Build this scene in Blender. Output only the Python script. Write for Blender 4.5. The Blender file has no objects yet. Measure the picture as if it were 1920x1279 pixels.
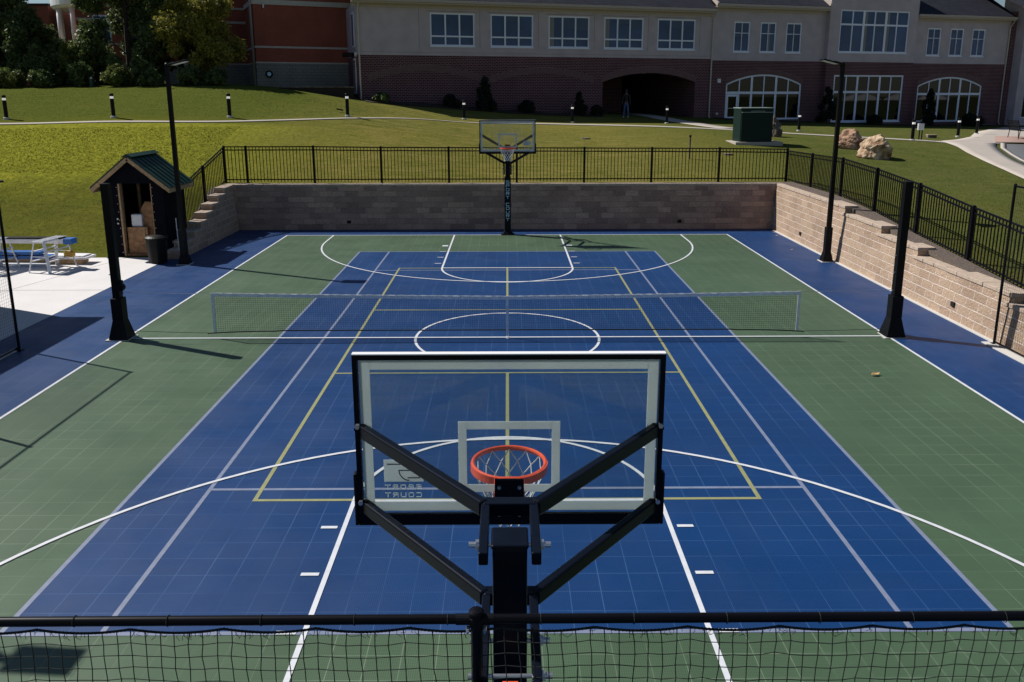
import bpy, bmesh, math, random
import numpy as np
from mathutils import Vector, Matrix
random.seed(7); rng = np.random.default_rng(7)
FT = 0.3048
scene = bpy.context.scene
COL = scene.collection

# ---------------------------------------------------------------- camera
cam = bpy.data.cameras.new("camera"); camo = bpy.data.objects.new("camera", cam); COL.objects.link(camo)
cam.sensor_width = 36.0; cam.lens = 1521.687 / 1920 * 36.0
cam.shift_y = -(639.5 - 524.742) / 1920
cam.clip_start = 0.1; cam.clip_end = 3000
def cam_basis(tilt, yaw, roll):
    ct, st = math.cos(tilt), math.sin(tilt)
    f = Vector((math.sin(yaw) * ct, math.cos(yaw) * ct, -st))
    r0 = Vector((math.cos(yaw), -math.sin(yaw), 0)); u0 = r0.cross(f)
    return math.cos(roll) * r0 + math.sin(roll) * u0, -math.sin(roll) * r0 + math.cos(roll) * u0, f
cr, cu, cf = cam_basis(0.223719702, 0.00524300991, -0.00182207)
mw = Matrix((cr, cu, -cf)).transposed().to_4x4()
mw.translation = Vector((0.0432874, -51.1147166, 15.5096)) * FT
camo.matrix_world = mw
scene.camera = camo

# ---------------------------------------------------------------- sky, sun, exposure
SUN = Vector((-0.885, 0.42, 1.0)).normalized()
world = bpy.data.worlds.new("World"); scene.world = world; world.use_nodes = True
wn = world.node_tree; bgn = wn.nodes["Background"]
sky = wn.nodes.new("ShaderNodeTexSky"); sky.sky_type = 'NISHITA'; sky.sun_disc = False
sky.sun_elevation = math.asin(SUN.z); sky.sun_rotation = math.atan2(SUN.x, SUN.y)
sky.air_density = 1.0; sky.dust_density = 0.3; sky.ozone_density = 3.0
wn.links.new(sky.outputs[0], bgn.inputs[0]); bgn.inputs[1].default_value = 0.050
sl = bpy.data.lights.new("sun", 'SUN'); sl.energy = 4.8; sl.angle = math.radians(0.53); sl.color = (1.0, 0.955, 0.89)
slo = bpy.data.objects.new("sun", sl); COL.objects.link(slo); slo.rotation_euler = SUN.to_track_quat('Z', 'Y').to_euler()
slo.location = (-30, 20, 40)
scene.view_settings.view_transform = 'Standard'; scene.view_settings.look = 'None'
scene.view_settings.exposure = 0.22; scene.view_settings.gamma = 1.0

# ---------------------------------------------------------------- materials
def mat(name, col, rough=0.6, metal=0.0, spec=0.5, noise=0.0, nscale=8.0, bump=0.0, bscale=60.0, col2=None, emit=0.0):
    m = bpy.data.materials.new(name); m.use_nodes = True; nt = m.node_tree; b = nt.nodes["Principled BSDF"]
    b.inputs["Base Color"].default_value = (*col, 1); b.inputs["Roughness"].default_value = rough
    b.inputs["Metallic"].default_value = metal; b.inputs["Specular IOR Level"].default_value = spec
    if emit:
        b.inputs["Emission Color"].default_value = (*col, 1); b.inputs["Emission Strength"].default_value = emit
    if noise or col2 or bump:
        tc = nt.nodes.new("ShaderNodeTexCoord")
    if noise or col2:
        n = nt.nodes.new("ShaderNodeTexNoise"); n.inputs["Scale"].default_value = nscale; n.inputs["Detail"].default_value = 6
        nt.links.new(tc.outputs["Object"], n.inputs["Vector"])
        mx = nt.nodes.new("ShaderNodeMix"); mx.data_type = 'RGBA'
        c2 = col2 if col2 else tuple(min(1, c * (1 + noise)) for c in col)
        c1 = col if col2 else tuple(c * (1 - noise) for c in col)
        mx.inputs[6].default_value = (*c1, 1); mx.inputs[7].default_value = (*c2, 1)
        r = nt.nodes.new("ShaderNodeMapRange"); r.inputs[1].default_value = 0.35; r.inputs[2].default_value = 0.65
        nt.links.new(n.outputs[0], r.inputs[0]); nt.links.new(r.outputs[0], mx.inputs[0])
        nt.links.new(mx.outputs[2], b.inputs["Base Color"])
    if bump:
        n2 = nt.nodes.new("ShaderNodeTexNoise"); n2.inputs["Scale"].default_value = bscale; n2.inputs["Detail"].default_value = 5
        nt.links.new(tc.outputs["Object"], n2.inputs["Vector"])
        bp = nt.nodes.new("ShaderNodeBump"); bp.inputs["Strength"].default_value = bump; bp.inputs["Distance"].default_value = 0.02
        nt.links.new(n2.outputs[0], bp.inputs["Height"]); nt.links.new(bp.outputs[0], b.inputs["Normal"])
    return m

def node(nt, t, **kw):
    n = nt.nodes.new(t)
    for k, v in kw.items(): setattr(n, k, v)
    return n
def M2(nt, op, a, b=None, c=None):
    n = nt.nodes.new("ShaderNodeMath"); n.operation = op
    for i, v in enumerate((a, b, c)):
        if v is None: continue
        if isinstance(v, (int, float)): n.inputs[i].default_value = v
        else: nt.links.new(v, n.inputs[i])
    return n.outputs[0]
def MIX(nt, fac, a, b, blend='MIX'):
    n = nt.nodes.new("ShaderNodeMix"); n.data_type = 'RGBA'; n.blend_type = blend
    for i, v in ((0, fac), (6, a), (7, b)):
        if isinstance(v, (int, float)): n.inputs[i].default_value = v
        elif isinstance(v, tuple): n.inputs[i].default_value = (*v, 1)
        else: nt.links.new(v, n.inputs[i])
    return n.outputs[2]
def NOISE(nt, vec, scale, detail=4, rough=0.5):
    n = nt.nodes.new("ShaderNodeTexNoise"); n.inputs["Scale"].default_value = scale; n.inputs["Detail"].default_value = detail
    n.inputs["Roughness"].default_value = rough; nt.links.new(vec, n.inputs["Vector"]); return n.outputs[0]
def RANGE(nt, v, a, b, c=0.0, d=1.0):
    n = nt.nodes.new("ShaderNodeMapRange"); nt.links.new(v, n.inputs[0])
    for i, x in enumerate((a, b, c, d)): n.inputs[i + 1].default_value = x
    return n.outputs[0]
def BUMP(nt, h, strength, dist=0.02):
    n = nt.nodes.new("ShaderNodeBump"); n.inputs["Strength"].default_value = strength; n.inputs["Distance"].default_value = dist
    nt.links.new(h, n.inputs["Height"]); return n.outputs[0]

def court_mat(name, col, seam, rough=0.47):
    m = bpy.data.materials.new(name); m.use_nodes = True; nt = m.node_tree; b = nt.nodes["Principled BSDF"]
    tc = node(nt, "ShaderNodeTexCoord"); vec = tc.outputs["Object"]
    sp = node(nt, "ShaderNodeSeparateXYZ"); nt.links.new(vec, sp.inputs[0])
    sx = M2(nt, 'DIVIDE', sp.outputs[0], FT); sy = M2(nt, 'DIVIDE', sp.outputs[1], FT)
    # snap together tiles, one foot square
    def line(c, w):
        f = M2(nt, 'FRACT', c); d = M2(nt, 'ABSOLUTE', M2(nt, 'SUBTRACT', f, 0.5))
        return M2(nt, 'GREATER_THAN', d, 0.5 - w)
    sm = M2(nt, 'MAXIMUM', line(sx, 0.018), line(sy, 0.014))
    wn_ = node(nt, "ShaderNodeTexWhiteNoise", noise_dimensions='2D')
    cb = node(nt, "ShaderNodeCombineXYZ"); nt.links.new(M2(nt, 'FLOOR', sx), cb.inputs[0]); nt.links.new(M2(nt, 'FLOOR', sy), cb.inputs[1])
    nt.links.new(cb.outputs[0], wn_.inputs["Vector"])
    broken = RANGE(nt, NOISE(nt, vec, 0.9, 3), 0.35, 0.62, 0.15, 1.0)
    # open lattice of the tiles
    def lat(c): return M2(nt, 'ABSOLUTE', M2(nt, 'SUBTRACT', M2(nt, 'FRACT', M2(nt, 'MULTIPLY', c, 16.0)), 0.5))
    hole = M2(nt, 'MULTIPLY', M2(nt, 'GREATER_THAN', lat(sx), 0.2), M2(nt, 'GREATER_THAN', lat(sy), 0.2))
    dirt = RANGE(nt, NOISE(nt, vec, 0.35, 6, 0.6), 0.3, 0.7, 0.86, 1.12)
    tile = RANGE(nt, wn_.outputs["Value"], 0, 1, 0.965, 1.035)
    k = M2(nt, 'MULTIPLY', M2(nt, 'MULTIPLY', dirt, tile), RANGE(nt, hole, 0, 1, 0.76, 1.12))
    cc = node(nt, "ShaderNodeCombineColor"); [nt.links.new(k, cc.inputs[i]) for i in range(3)]
    base = MIX(nt, 1.0, col, cc.outputs[0], 'MULTIPLY')
    fin = MIX(nt, M2(nt, 'MULTIPLY', sm, M2(nt, 'MULTIPLY', broken, 0.62)), base, seam)
    scuff = RANGE(nt, NOISE(nt, vec, 5.0, 8, 0.75), 0.63, 0.74, 0, 0.32)
    fin = MIX(nt, scuff, fin, tuple(min(1, c * 1.5 + 0.014) for c in col))
    nt.links.new(fin, b.inputs["Base Color"])
    nt.links.new(RANGE(nt, NOISE(nt, vec, 1.2, 4), 0.3, 0.7, rough - 0.06, rough + 0.1), b.inputs["Roughness"])
    b.inputs["Specular IOR Level"].default_value = 0.33
    b.inputs["Sheen Weight"].default_value = 0.02; b.inputs["Sheen Roughness"].default_value = 0.45; b.inputs["Sheen Tint"].default_value = (1.0, 0.97, 0.86, 1)
    nt.links.new(BUMP(nt, hole, 0.25, 0.002), b.inputs["Normal"])
    return m

def masonry(name, c1, c2, mortar, bw, bh, msize=0.02, bump=0.6, rough=0.9, grain=40.0, vary=0.25):
    """blocks laid in running bond; u runs along the wall, v is height"""
    m = bpy.data.materials.new(name); m.use_nodes = True; nt = m.node_tree; b = nt.nodes["Principled BSDF"]
    tc = node(nt, "ShaderNodeTexCoord"); vec = tc.outputs["Object"]
    sp = node(nt, "ShaderNodeSeparateXYZ"); nt.links.new(vec, sp.inputs[0])
    cb = node(nt, "ShaderNodeCombineXYZ"); nt.links.new(M2(nt, 'ADD', sp.outputs[0], sp.outputs[1]), cb.inputs[0]); nt.links.new(sp.outputs[2], cb.inputs[1])
    br = node(nt, "ShaderNodeTexBrick"); nt.links.new(cb.outputs[0], br.inputs["Vector"])
    br.inputs["Scale"].default_value = 1.0; br.inputs["Brick Width"].default_value = bw * FT; br.inputs["Row Height"].default_value = bh * FT
    br.inputs["Mortar Size"].default_value = msize * FT; br.inputs["Mortar Smooth"].default_value = 0.3; br.inputs["Bias"].default_value = 0.0
    br.inputs["Color1"].default_value = (*c1, 1); br.inputs["Color2"].default_value = (*c2, 1); br.inputs["Mortar"].default_value = (*mortar, 1)
    g = RANGE(nt, NOISE(nt, vec, grain, 6, 0.65), 0.3, 0.7, 1 - vary, 1 + vary)
    st = RANGE(nt, NOISE(nt, vec, 0.8, 4), 0.3, 0.7, 0.88, 1.12)
    k = M2(nt, 'MULTIPLY', g, st); cc = node(nt, "ShaderNodeCombineColor"); [nt.links.new(k, cc.inputs[i]) for i in range(3)]
    nt.links.new(MIX(nt, 1.0, br.outputs["Color"], cc.outputs[0], 'MULTIPLY'), b.inputs["Base Color"])
    h = M2(nt, 'SUBTRACT', NOISE(nt, vec, grain * 0.5, 5, 0.6), M2(nt, 'MULTIPLY', br.outputs["Fac"], 0.8))
    nt.links.new(BUMP(nt, h, bump, 0.03), b.inputs["Normal"]); b.inputs["Roughness"].default_value = rough
    b.inputs["Specular IOR Level"].default_value = 0.15
    return m

def grass_mat(name):
    m = bpy.data.materials.new(name); m.use_nodes = True; nt = m.node_tree; b = nt.nodes["Principled BSDF"]
    tc = node(nt, "ShaderNodeTexCoord"); vec = tc.outputs["Object"]
    sp = node(nt, "ShaderNodeSeparateXYZ"); nt.links.new(vec, sp.inputs[0])
    big = RANGE(nt, NOISE(nt, vec, 0.16, 4, 0.55), 0.35, 0.65)
    mid = RANGE(nt, NOISE(nt, vec, 0.9, 6, 0.7), 0.35, 0.65)
    fine = RANGE(nt, NOISE(nt, vec, 9.0, 6, 0.75), 0.3, 0.7)
    mp = node(nt, "ShaderNodeMapping"); nt.links.new(vec, mp.inputs[0]); mp.inputs[3].default_value = (0.35, 2.2, 1)
    streak = RANGE(nt, NOISE(nt, mp.outputs[0], 2.0, 5, 0.7), 0.35, 0.65)
    a = MIX(nt, big, (0.092, 0.104, 0.018), (0.146, 0.141, 0.026))
    a = MIX(nt, M2(nt, 'MULTIPLY', mid, 0.6), a, (0.082, 0.098, 0.018))
    # greener turf to the east, weedy yellow-green turf to the west
    east = RANGE(nt, sp.outputs[0], 4.0, 16.0)
    a = MIX(nt, M2(nt, 'MULTIPLY', east, 0.75), a, MIX(nt, mid, (0.060, 0.080, 0.024), (0.115, 0.116, 0.042)))
    wob = M2(nt, 'ADD', sp.outputs[1], M2(nt, 'MULTIPLY', NOISE(nt, vec, 0.35, 5, 0.7), 5.0))
    west = M2(nt, 'MULTIPLY', RANGE(nt, M2(nt, 'SUBTRACT', sp.outputs[0], M2(nt, 'MULTIPLY', NOISE(nt, vec, 0.3, 4), 6.0)), -9.0, -17.0), M2(nt, 'MULTIPLY', RANGE(nt, wob, 15.2, 17.2), RANGE(nt, sp.outputs[1], 21.2, 20.6)))
    weed = RANGE(nt, NOISE(nt, vec, 6.5, 8, 0.8), 0.38, 0.62)
    a = MIX(nt, M2(nt, 'MULTIPLY', streak, 0.35), a, (0.062, 0.072, 0.018))
    a = MIX(nt, M2(nt, 'MULTIPLY', west, 0.85), a, MIX(nt, weed, (0.125, 0.135, 0.018), (0.335, 0.325, 0.038)))
    bank = M2(nt, 'MULTIPLY', RANGE(nt, sp.outputs[1], 21.3, 22.5), RANGE(nt, sp.outputs[0], 2.0, -4.0))
    a = MIX(nt, M2(nt, 'MULTIPLY', bank, 0.8), a, MIX(nt, streak, (0.066, 0.088, 0.018), (0.098, 0.110, 0.024)))
    # worn, straw coloured band between fence and path
    cen = M2(nt, 'MULTIPLY', RANGE(nt, sp.outputs[0], -12.0, -6.0), RANGE(nt, sp.outputs[0], 12.0, 5.0))
    a = MIX(nt, M2(nt, 'MULTIPLY', M2(nt, 'MULTIPLY', cen, streak), 0.65), a, (0.27, 0.215, 0.070))
    k = RANGE(nt, fine, 0, 1, 0.72, 1.25); cc = node(nt, "ShaderNodeCombineColor"); [nt.links.new(k, cc.inputs[i]) for i in range(3)]
    nt.links.new(MIX(nt, 1.0, a, cc.outputs[0], 'MULTIPLY'), b.inputs["Base Color"])
    b.inputs["Roughness"].default_value = 1.0; b.inputs["Specular IOR Level"].default_value = 0.0
    h = M2(nt, 'ADD', NOISE(nt, vec, 14.0, 6, 0.8), M2(nt, 'MULTIPLY', NOISE(nt, vec, 2.6, 4, 0.6), 1.5))
    nt.links.new(BUMP(nt, h, 0.6, 0.06), b.inputs["Normal"])
    return m

def leaf_mat(name, c1, c2, trans=0.35):
    m = bpy.data.materials.new(name); m.use_nodes = True; nt = m.node_tree
    for n in list(nt.nodes): nt.nodes.remove(n)
    out = node(nt, "ShaderNodeOutputMaterial"); tc = node(nt, "ShaderNodeTexCoord")
    gi = NOISE(nt, tc.outputs["Object"], 2.2, 3); fi = NOISE(nt, tc.outputs["Object"], 12, 2)
    col = MIX(nt, RANGE(nt, M2(nt, 'ADD', M2(nt, 'MULTIPLY', gi, 0.6), M2(nt, 'MULTIPLY', fi, 0.4)), 0.4, 0.6), c1, c2)
    d = node(nt, "ShaderNodeBsdfPrincipled"); t = node(nt, "ShaderNodeBsdfTranslucent"); mx = node(nt, "ShaderNodeMixShader")
    d.inputs["Roughness"].default_value = 0.55; d.inputs["Specular IOR Level"].default_value = 0.3
    nt.links.new(col, d.inputs["Base Color"]); nt.links.new(col, t.inputs[0]); mx.inputs[0].default_value = trans
    nt.links.new(d.outputs[0], mx.inputs[1]); nt.links.new(t.outputs[0], mx.inputs[2]); nt.links.new(mx.outputs[0], out.inputs[0])
    return m

def board_glass():
    m = bpy.data.materials.new("tempered_glass"); m.use_nodes = True; nt = m.node_tree
    for n in list(nt.nodes): nt.nodes.remove(n)
    out = node(nt, "ShaderNodeOutputMaterial"); t = node(nt, "ShaderNodeBsdfTransparent"); g = node(nt, "ShaderNodeBsdfGlossy")
    df = node(nt, "ShaderNodeBsdfDiffuse"); a = node(nt, "ShaderNodeMixShader"); b = node(nt, "ShaderNodeMixShader")
    t.inputs[0].default_value = (0.93, 0.955, 0.95, 1); g.inputs["Roughness"].default_value = 0.03; df.inputs[0].default_value = (0.5, 0.55, 0.55, 1)
    lw = node(nt, "ShaderNodeFresnel"); lw.inputs[0].default_value = 1.5
    nt.links.new(lw.outputs[0], a.inputs[0]); nt.links.new(t.outputs[0], a.inputs[1]); nt.links.new(g.outputs[0], a.inputs[2])
    nz = RANGE(nt, NOISE(nt, node(nt, "ShaderNodeTexCoord").outputs["Object"], 2.5, 5), 0.3, 0.7, 0.03, 0.13)
    nt.links.new(nz, b.inputs[0]); nt.links.new(a.outputs[0], b.inputs[1]); nt.links.new(df.outputs[0], b.inputs[2]); nt.links.new(b.outputs[0], out.inputs[0])
    return m
def frit_mat():
    m = bpy.data.materials.new("white_frit"); m.use_nodes = True; nt = m.node_tree
    for n in list(nt.nodes): nt.nodes.remove(n)
    out = node(nt, "ShaderNodeOutputMaterial"); d = node(nt, "ShaderNodeBsdfPrincipled"); t = node(nt, "ShaderNodeBsdfTranslucent"); mx = node(nt, "ShaderNodeMixShader")
    d.inputs["Base Color"].default_value = (0.93, 0.96, 0.97, 1); d.inputs["Roughness"].default_value = 0.25
    t.inputs[0].default_value = (0.88, 0.93, 0.92, 1); mx.inputs[0].default_value = 0.6
    nt.links.new(d.outputs[0], mx.inputs[1]); nt.links.new(t.outputs[0], mx.inputs[2]); nt.links.new(mx.outputs[0], out.inputs[0])
    return m

def concrete_mat(name, c, joints=None, rough=0.85):
    m = bpy.data.materials.new(name); m.use_nodes = True; nt = m.node_tree; b = nt.nodes["Principled BSDF"]
    tc = node(nt, "ShaderNodeTexCoord"); vec = tc.outputs["Object"]
    k = M2(nt, 'MULTIPLY', RANGE(nt, NOISE(nt, vec, 0.7, 6, 0.6), 0.3, 0.7, 0.93, 1.05), RANGE(nt, NOISE(nt, vec, 25, 5, 0.7), 0.3, 0.7, 0.94, 1.06))
    cc = node(nt, "ShaderNodeCombineColor"); [nt.links.new(k, cc.inputs[i]) for i in range(3)]
    col = MIX(nt, 1.0, c, cc.outputs[0], 'MULTIPLY')
    nt.links.new(col, b.inputs["Base Color"]); b.inputs["Roughness"].default_value = rough; b.inputs["Specular IOR Level"].default_value = 0.2
    nt.links.new(BUMP(nt, NOISE(nt, vec, 60, 4), 0.15, 0.01), b.inputs["Normal"])
    return m

MAT = dict(
    blue=court_mat("court_blue", (0.002, 0.038, 0.145), (0.045, 0.11, 0.26)),
    green=court_mat("court_green", (0.064, 0.112, 0.062), (0.17, 0.23, 0.155)),
    line_white=mat("line_white", (0.60, 0.62, 0.66), 0.5, noise=0.06, nscale=9),
    line_grey=mat("line_grey", (0.175, 0.205, 0.30), 0.5, noise=0.08, nscale=9),
    line_yellow=mat("line_yellow", (0.27, 0.275, 0.125), 0.5, noise=0.08, nscale=9),
    grass=grass_mat("turf"),
    blade=mat("grass_blades", (0.20, 0.215, 0.02), 0.7, col2=(0.33, 0.32, 0.035), nscale=3, spec=0.2),
    concrete=concrete_mat("pale_concrete", (0.66, 0.64, 0.63)),
    walk=concrete_mat("walk_concrete", (0.42, 0.375, 0.335)),
    conc_block=concrete_mat("concrete_base", (0.55, 0.53, 0.50)),
    asphalt=mat("asphalt", (0.085, 0.09, 0.10), 0.9, noise=0.2, nscale=30, bump=0.3, bscale=120),
    gravel=mat("gravel", (0.05, 0.038, 0.030), 0.95, col2=(0.19, 0.145, 0.12), nscale=38, bump=1.0, bscale=70),
    mulch=mat("mulch", (0.012, 0.009, 0.008), 0.95, col2=(0.04, 0.028, 0.02), nscale=30, bump=1.0, bscale=60),
    pavers=mat("red_pavers", (0.30, 0.20, 0.17), 0.85, noise=0.12, nscale=12),
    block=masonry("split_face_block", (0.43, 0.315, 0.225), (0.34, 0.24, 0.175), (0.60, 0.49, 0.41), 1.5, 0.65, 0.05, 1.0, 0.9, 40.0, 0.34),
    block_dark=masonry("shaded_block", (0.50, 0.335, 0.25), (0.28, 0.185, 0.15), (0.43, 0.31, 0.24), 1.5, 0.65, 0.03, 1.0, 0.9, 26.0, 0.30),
    cap=mat("wall_cap_stone", (0.44, 0.345, 0.27), 0.9, noise=0.14, nscale=14, bump=0.35, bscale=50),
    brick=masonry("dark_brick", (0.100, 0.027, 0.032), (0.062, 0.018, 0.024), (0.25, 0.175, 0.195), 0.80, 0.34, 0.055, 0.5, 0.85, 30.0, 0.15),
    brick_arch=mat("soldier_brick", (0.165, 0.095, 0.10), 0.85, noise=0.25, nscale=14),
    redbrick=masonry("red_brick", (0.34, 0.095, 0.060), (0.30, 0.085, 0.056), (0.32, 0.12, 0.085), 0.68, 0.225, 0.02, 0.3, 0.85, 20.0, 0.1),
    redbrick_shaded=masonry("red_brick_shaded", (0.16, 0.050, 0.036), (0.135, 0.043, 0.033), (0.15, 0.06, 0.045), 0.68, 0.225, 0.02, 0.3, 0.85, 20.0, 0.1),  # red brick darkened in colour for the shade on drum and annex
    splitblock=masonry("cream_block", (0.27, 0.265, 0.24), (0.25, 0.245, 0.225), (0.16, 0.155, 0.14), 1.33, 0.66, 0.05, 0.4, 0.9, 20.0, 0.08),
    stucco=mat("taupe_stucco", (0.47, 0.41, 0.445), 0.95, noise=0.08, nscale=1.2, bump=0.25, bscale=90, spec=0.1),
    joint=mat("joint_grey", (0.20, 0.18, 0.18), 0.95),  # dark grey of the joint and band lines on the stucco
    trim=mat("cream_trim", (0.42, 0.36, 0.32), 0.6, noise=0.04),
    band=mat("limestone_band", (0.55, 0.50, 0.43), 0.8, noise=0.06),
    shingle=masonry("slate_shingles", (0.030, 0.032, 0.045), (0.022, 0.024, 0.034), (0.012, 0.013, 0.02), 1.0, 0.45, 0.03, 0.5, 0.85, 25.0, 0.2),
    win=mat("window_frame_white", (0.76, 0.80, 0.95), 0.45),
    pane=mat("window_glass", (0.040, 0.075, 0.175), 0.05, spec=0.25, noise=0.25, nscale=0.5),  # blue of the reflected sky put into the base colour
    blind=mat("window_blind", (0.060, 0.095, 0.170), 0.6), curtain=mat("window_curtain", (0.22, 0.21, 0.20), 0.8),
    pane_dark=mat("window_glass_dark", (0.003, 0.004, 0.008), 0.02, spec=0.28),
    black=mat("black_powdercoat", (0.004, 0.004, 0.006), 0.35, spec=0.16),
    black_satin=mat("black_satin", (0.005, 0.0055, 0.008), 0.45, spec=0.14, noise=0.2, nscale=6),
    hoop_black=mat("hoop_black", (0.004, 0.006, 0.012), 0.28, spec=0.12, noise=0.1, nscale=10),
    pad=mat("pole_padding_vinyl", (0.005, 0.006, 0.010), 0.5, spec=0.15),
    letter=mat("lettering_pale_blue", (0.60, 0.82, 1.0), 0.5),
    steel=mat("zinc_bolt", (0.62, 0.62, 0.64), 0.3, metal=0.9),
    alu=mat("aluminium", (0.66, 0.68, 0.72), 0.4, metal=0.35, noise=0.12, nscale=12),
    orange=mat("rim_orange", (0.78, 0.10, 0.035), 0.35, noise=0.1, nscale=20),
    netwhite=mat("white_nylon", (0.72, 0.74, 0.76), 0.8, noise=0.12, nscale=30),
    netblack=mat("black_twine", (0.012, 0.016, 0.014), 0.85),
    tape=mat("net_tape_white", (0.78, 0.80, 0.86), 0.7, noise=0.1, nscale=12),
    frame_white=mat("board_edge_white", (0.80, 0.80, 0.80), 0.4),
    glass=board_glass(), frit=frit_mat(),
    wood=mat("pine_trim", (0.42, 0.27, 0.14), 0.8, noise=0.2, nscale=10, bump=0.2),
    ply=mat("plywood", (0.36, 0.19, 0.09), 0.8, noise=0.3, nscale=7, bump=0.2),
    shedwall=mat("shed_siding_black", (0.0045, 0.005, 0.009), 0.7, spec=0.06, noise=0.15, nscale=4),
    greenroof=mat("green_standing_seam", (0.008, 0.038, 0.027), 0.4, metal=0.0, spec=0.4, noise=0.08, nscale=4),
    bark=mat("bark", (0.035, 0.027, 0.02), 0.95, noise=0.3, nscale=12, bump=0.8, bscale=25),
    leaf_dark=leaf_mat("leaves_dark", (0.045, 0.070, 0.026), (0.145, 0.190, 0.060), 0.35),
    leaf_mid=leaf_mat("leaves_mid", (0.07, 0.10, 0.025), (0.17, 0.20, 0.045), 0.3),
    leaf_gold=leaf_mat("leaves_gold", (0.16, 0.155, 0.030), (0.38, 0.34, 0.060), 0.4),
    leaf_black=leaf_mat("leaves_yew", (0.006, 0.010, 0.007), (0.014, 0.022, 0.012), 0.1),
    rock=mat("boulder_sandstone", (0.66, 0.50, 0.34), 0.9, col2=(0.17, 0.085, 0.04), nscale=2.8, bump=1.0, bscale=7),
    rock_brown=mat("boulder_brown", (0.58, 0.37, 0.24), 0.9, col2=(0.13, 0.06, 0.03), nscale=2.6, bump=1.0, bscale=8),
    rock_grey=mat("boulder_grey", (0.20, 0.165, 0.135), 0.9, col2=(0.07, 0.05, 0.04), nscale=3, bump=1.0, bscale=9),
    cabinet=mat("cabinet_green", (0.005, 0.019, 0.017), 0.55, spec=0.2, noise=0.1, nscale=5),
    cabinet_lit_top=mat("cabinet_lid_lit_green", (0.26, 0.32, 0.30), 0.4),  # lid green lightened for the sunlight on its top face
    canblack=mat("bin_plastic", (0.006, 0.0055, 0.006), 0.5, spec=0.18, noise=0.2, nscale=9),
    lens=mat("bollard_lens", (0.75, 0.72, 0.70), 0.4, emit=0.45),
    boxwhite=mat("white_board", (0.75, 0.74, 0.76), 0.5, noise=0.05),
    blueplastic=mat("blue_plastic", (0.02, 0.13, 0.42), 0.4, noise=0.1),
    yellowplastic=mat("yellow_plastic", (0.55, 0.30, 0.03), 0.5),
    hydrant=mat("standpipe_green", (0.02, 0.05, 0.04), 0.5),
    skin=mat("skin", (0.10, 0.055, 0.040), 0.6), jeans=mat("blue_denim", (0.055, 0.11, 0.24), 0.85, noise=0.2, nscale=15),
    jacket=mat("dark_jacket", (0.008, 0.008, 0.010), 0.8), shoe=mat("pale_shoe", (0.35, 0.35, 0.38), 0.7),
    hairm=mat("dark_hair", (0.01, 0.008, 0.007), 0.6),
    dryleaf=mat("dry_leaf", (0.45, 0.28, 0.12), 0.8, noise=0.3, nscale=50),
    darkhole=mat("dark_opening", (0.004, 0.004, 0.004), 0.9),
)

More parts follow.
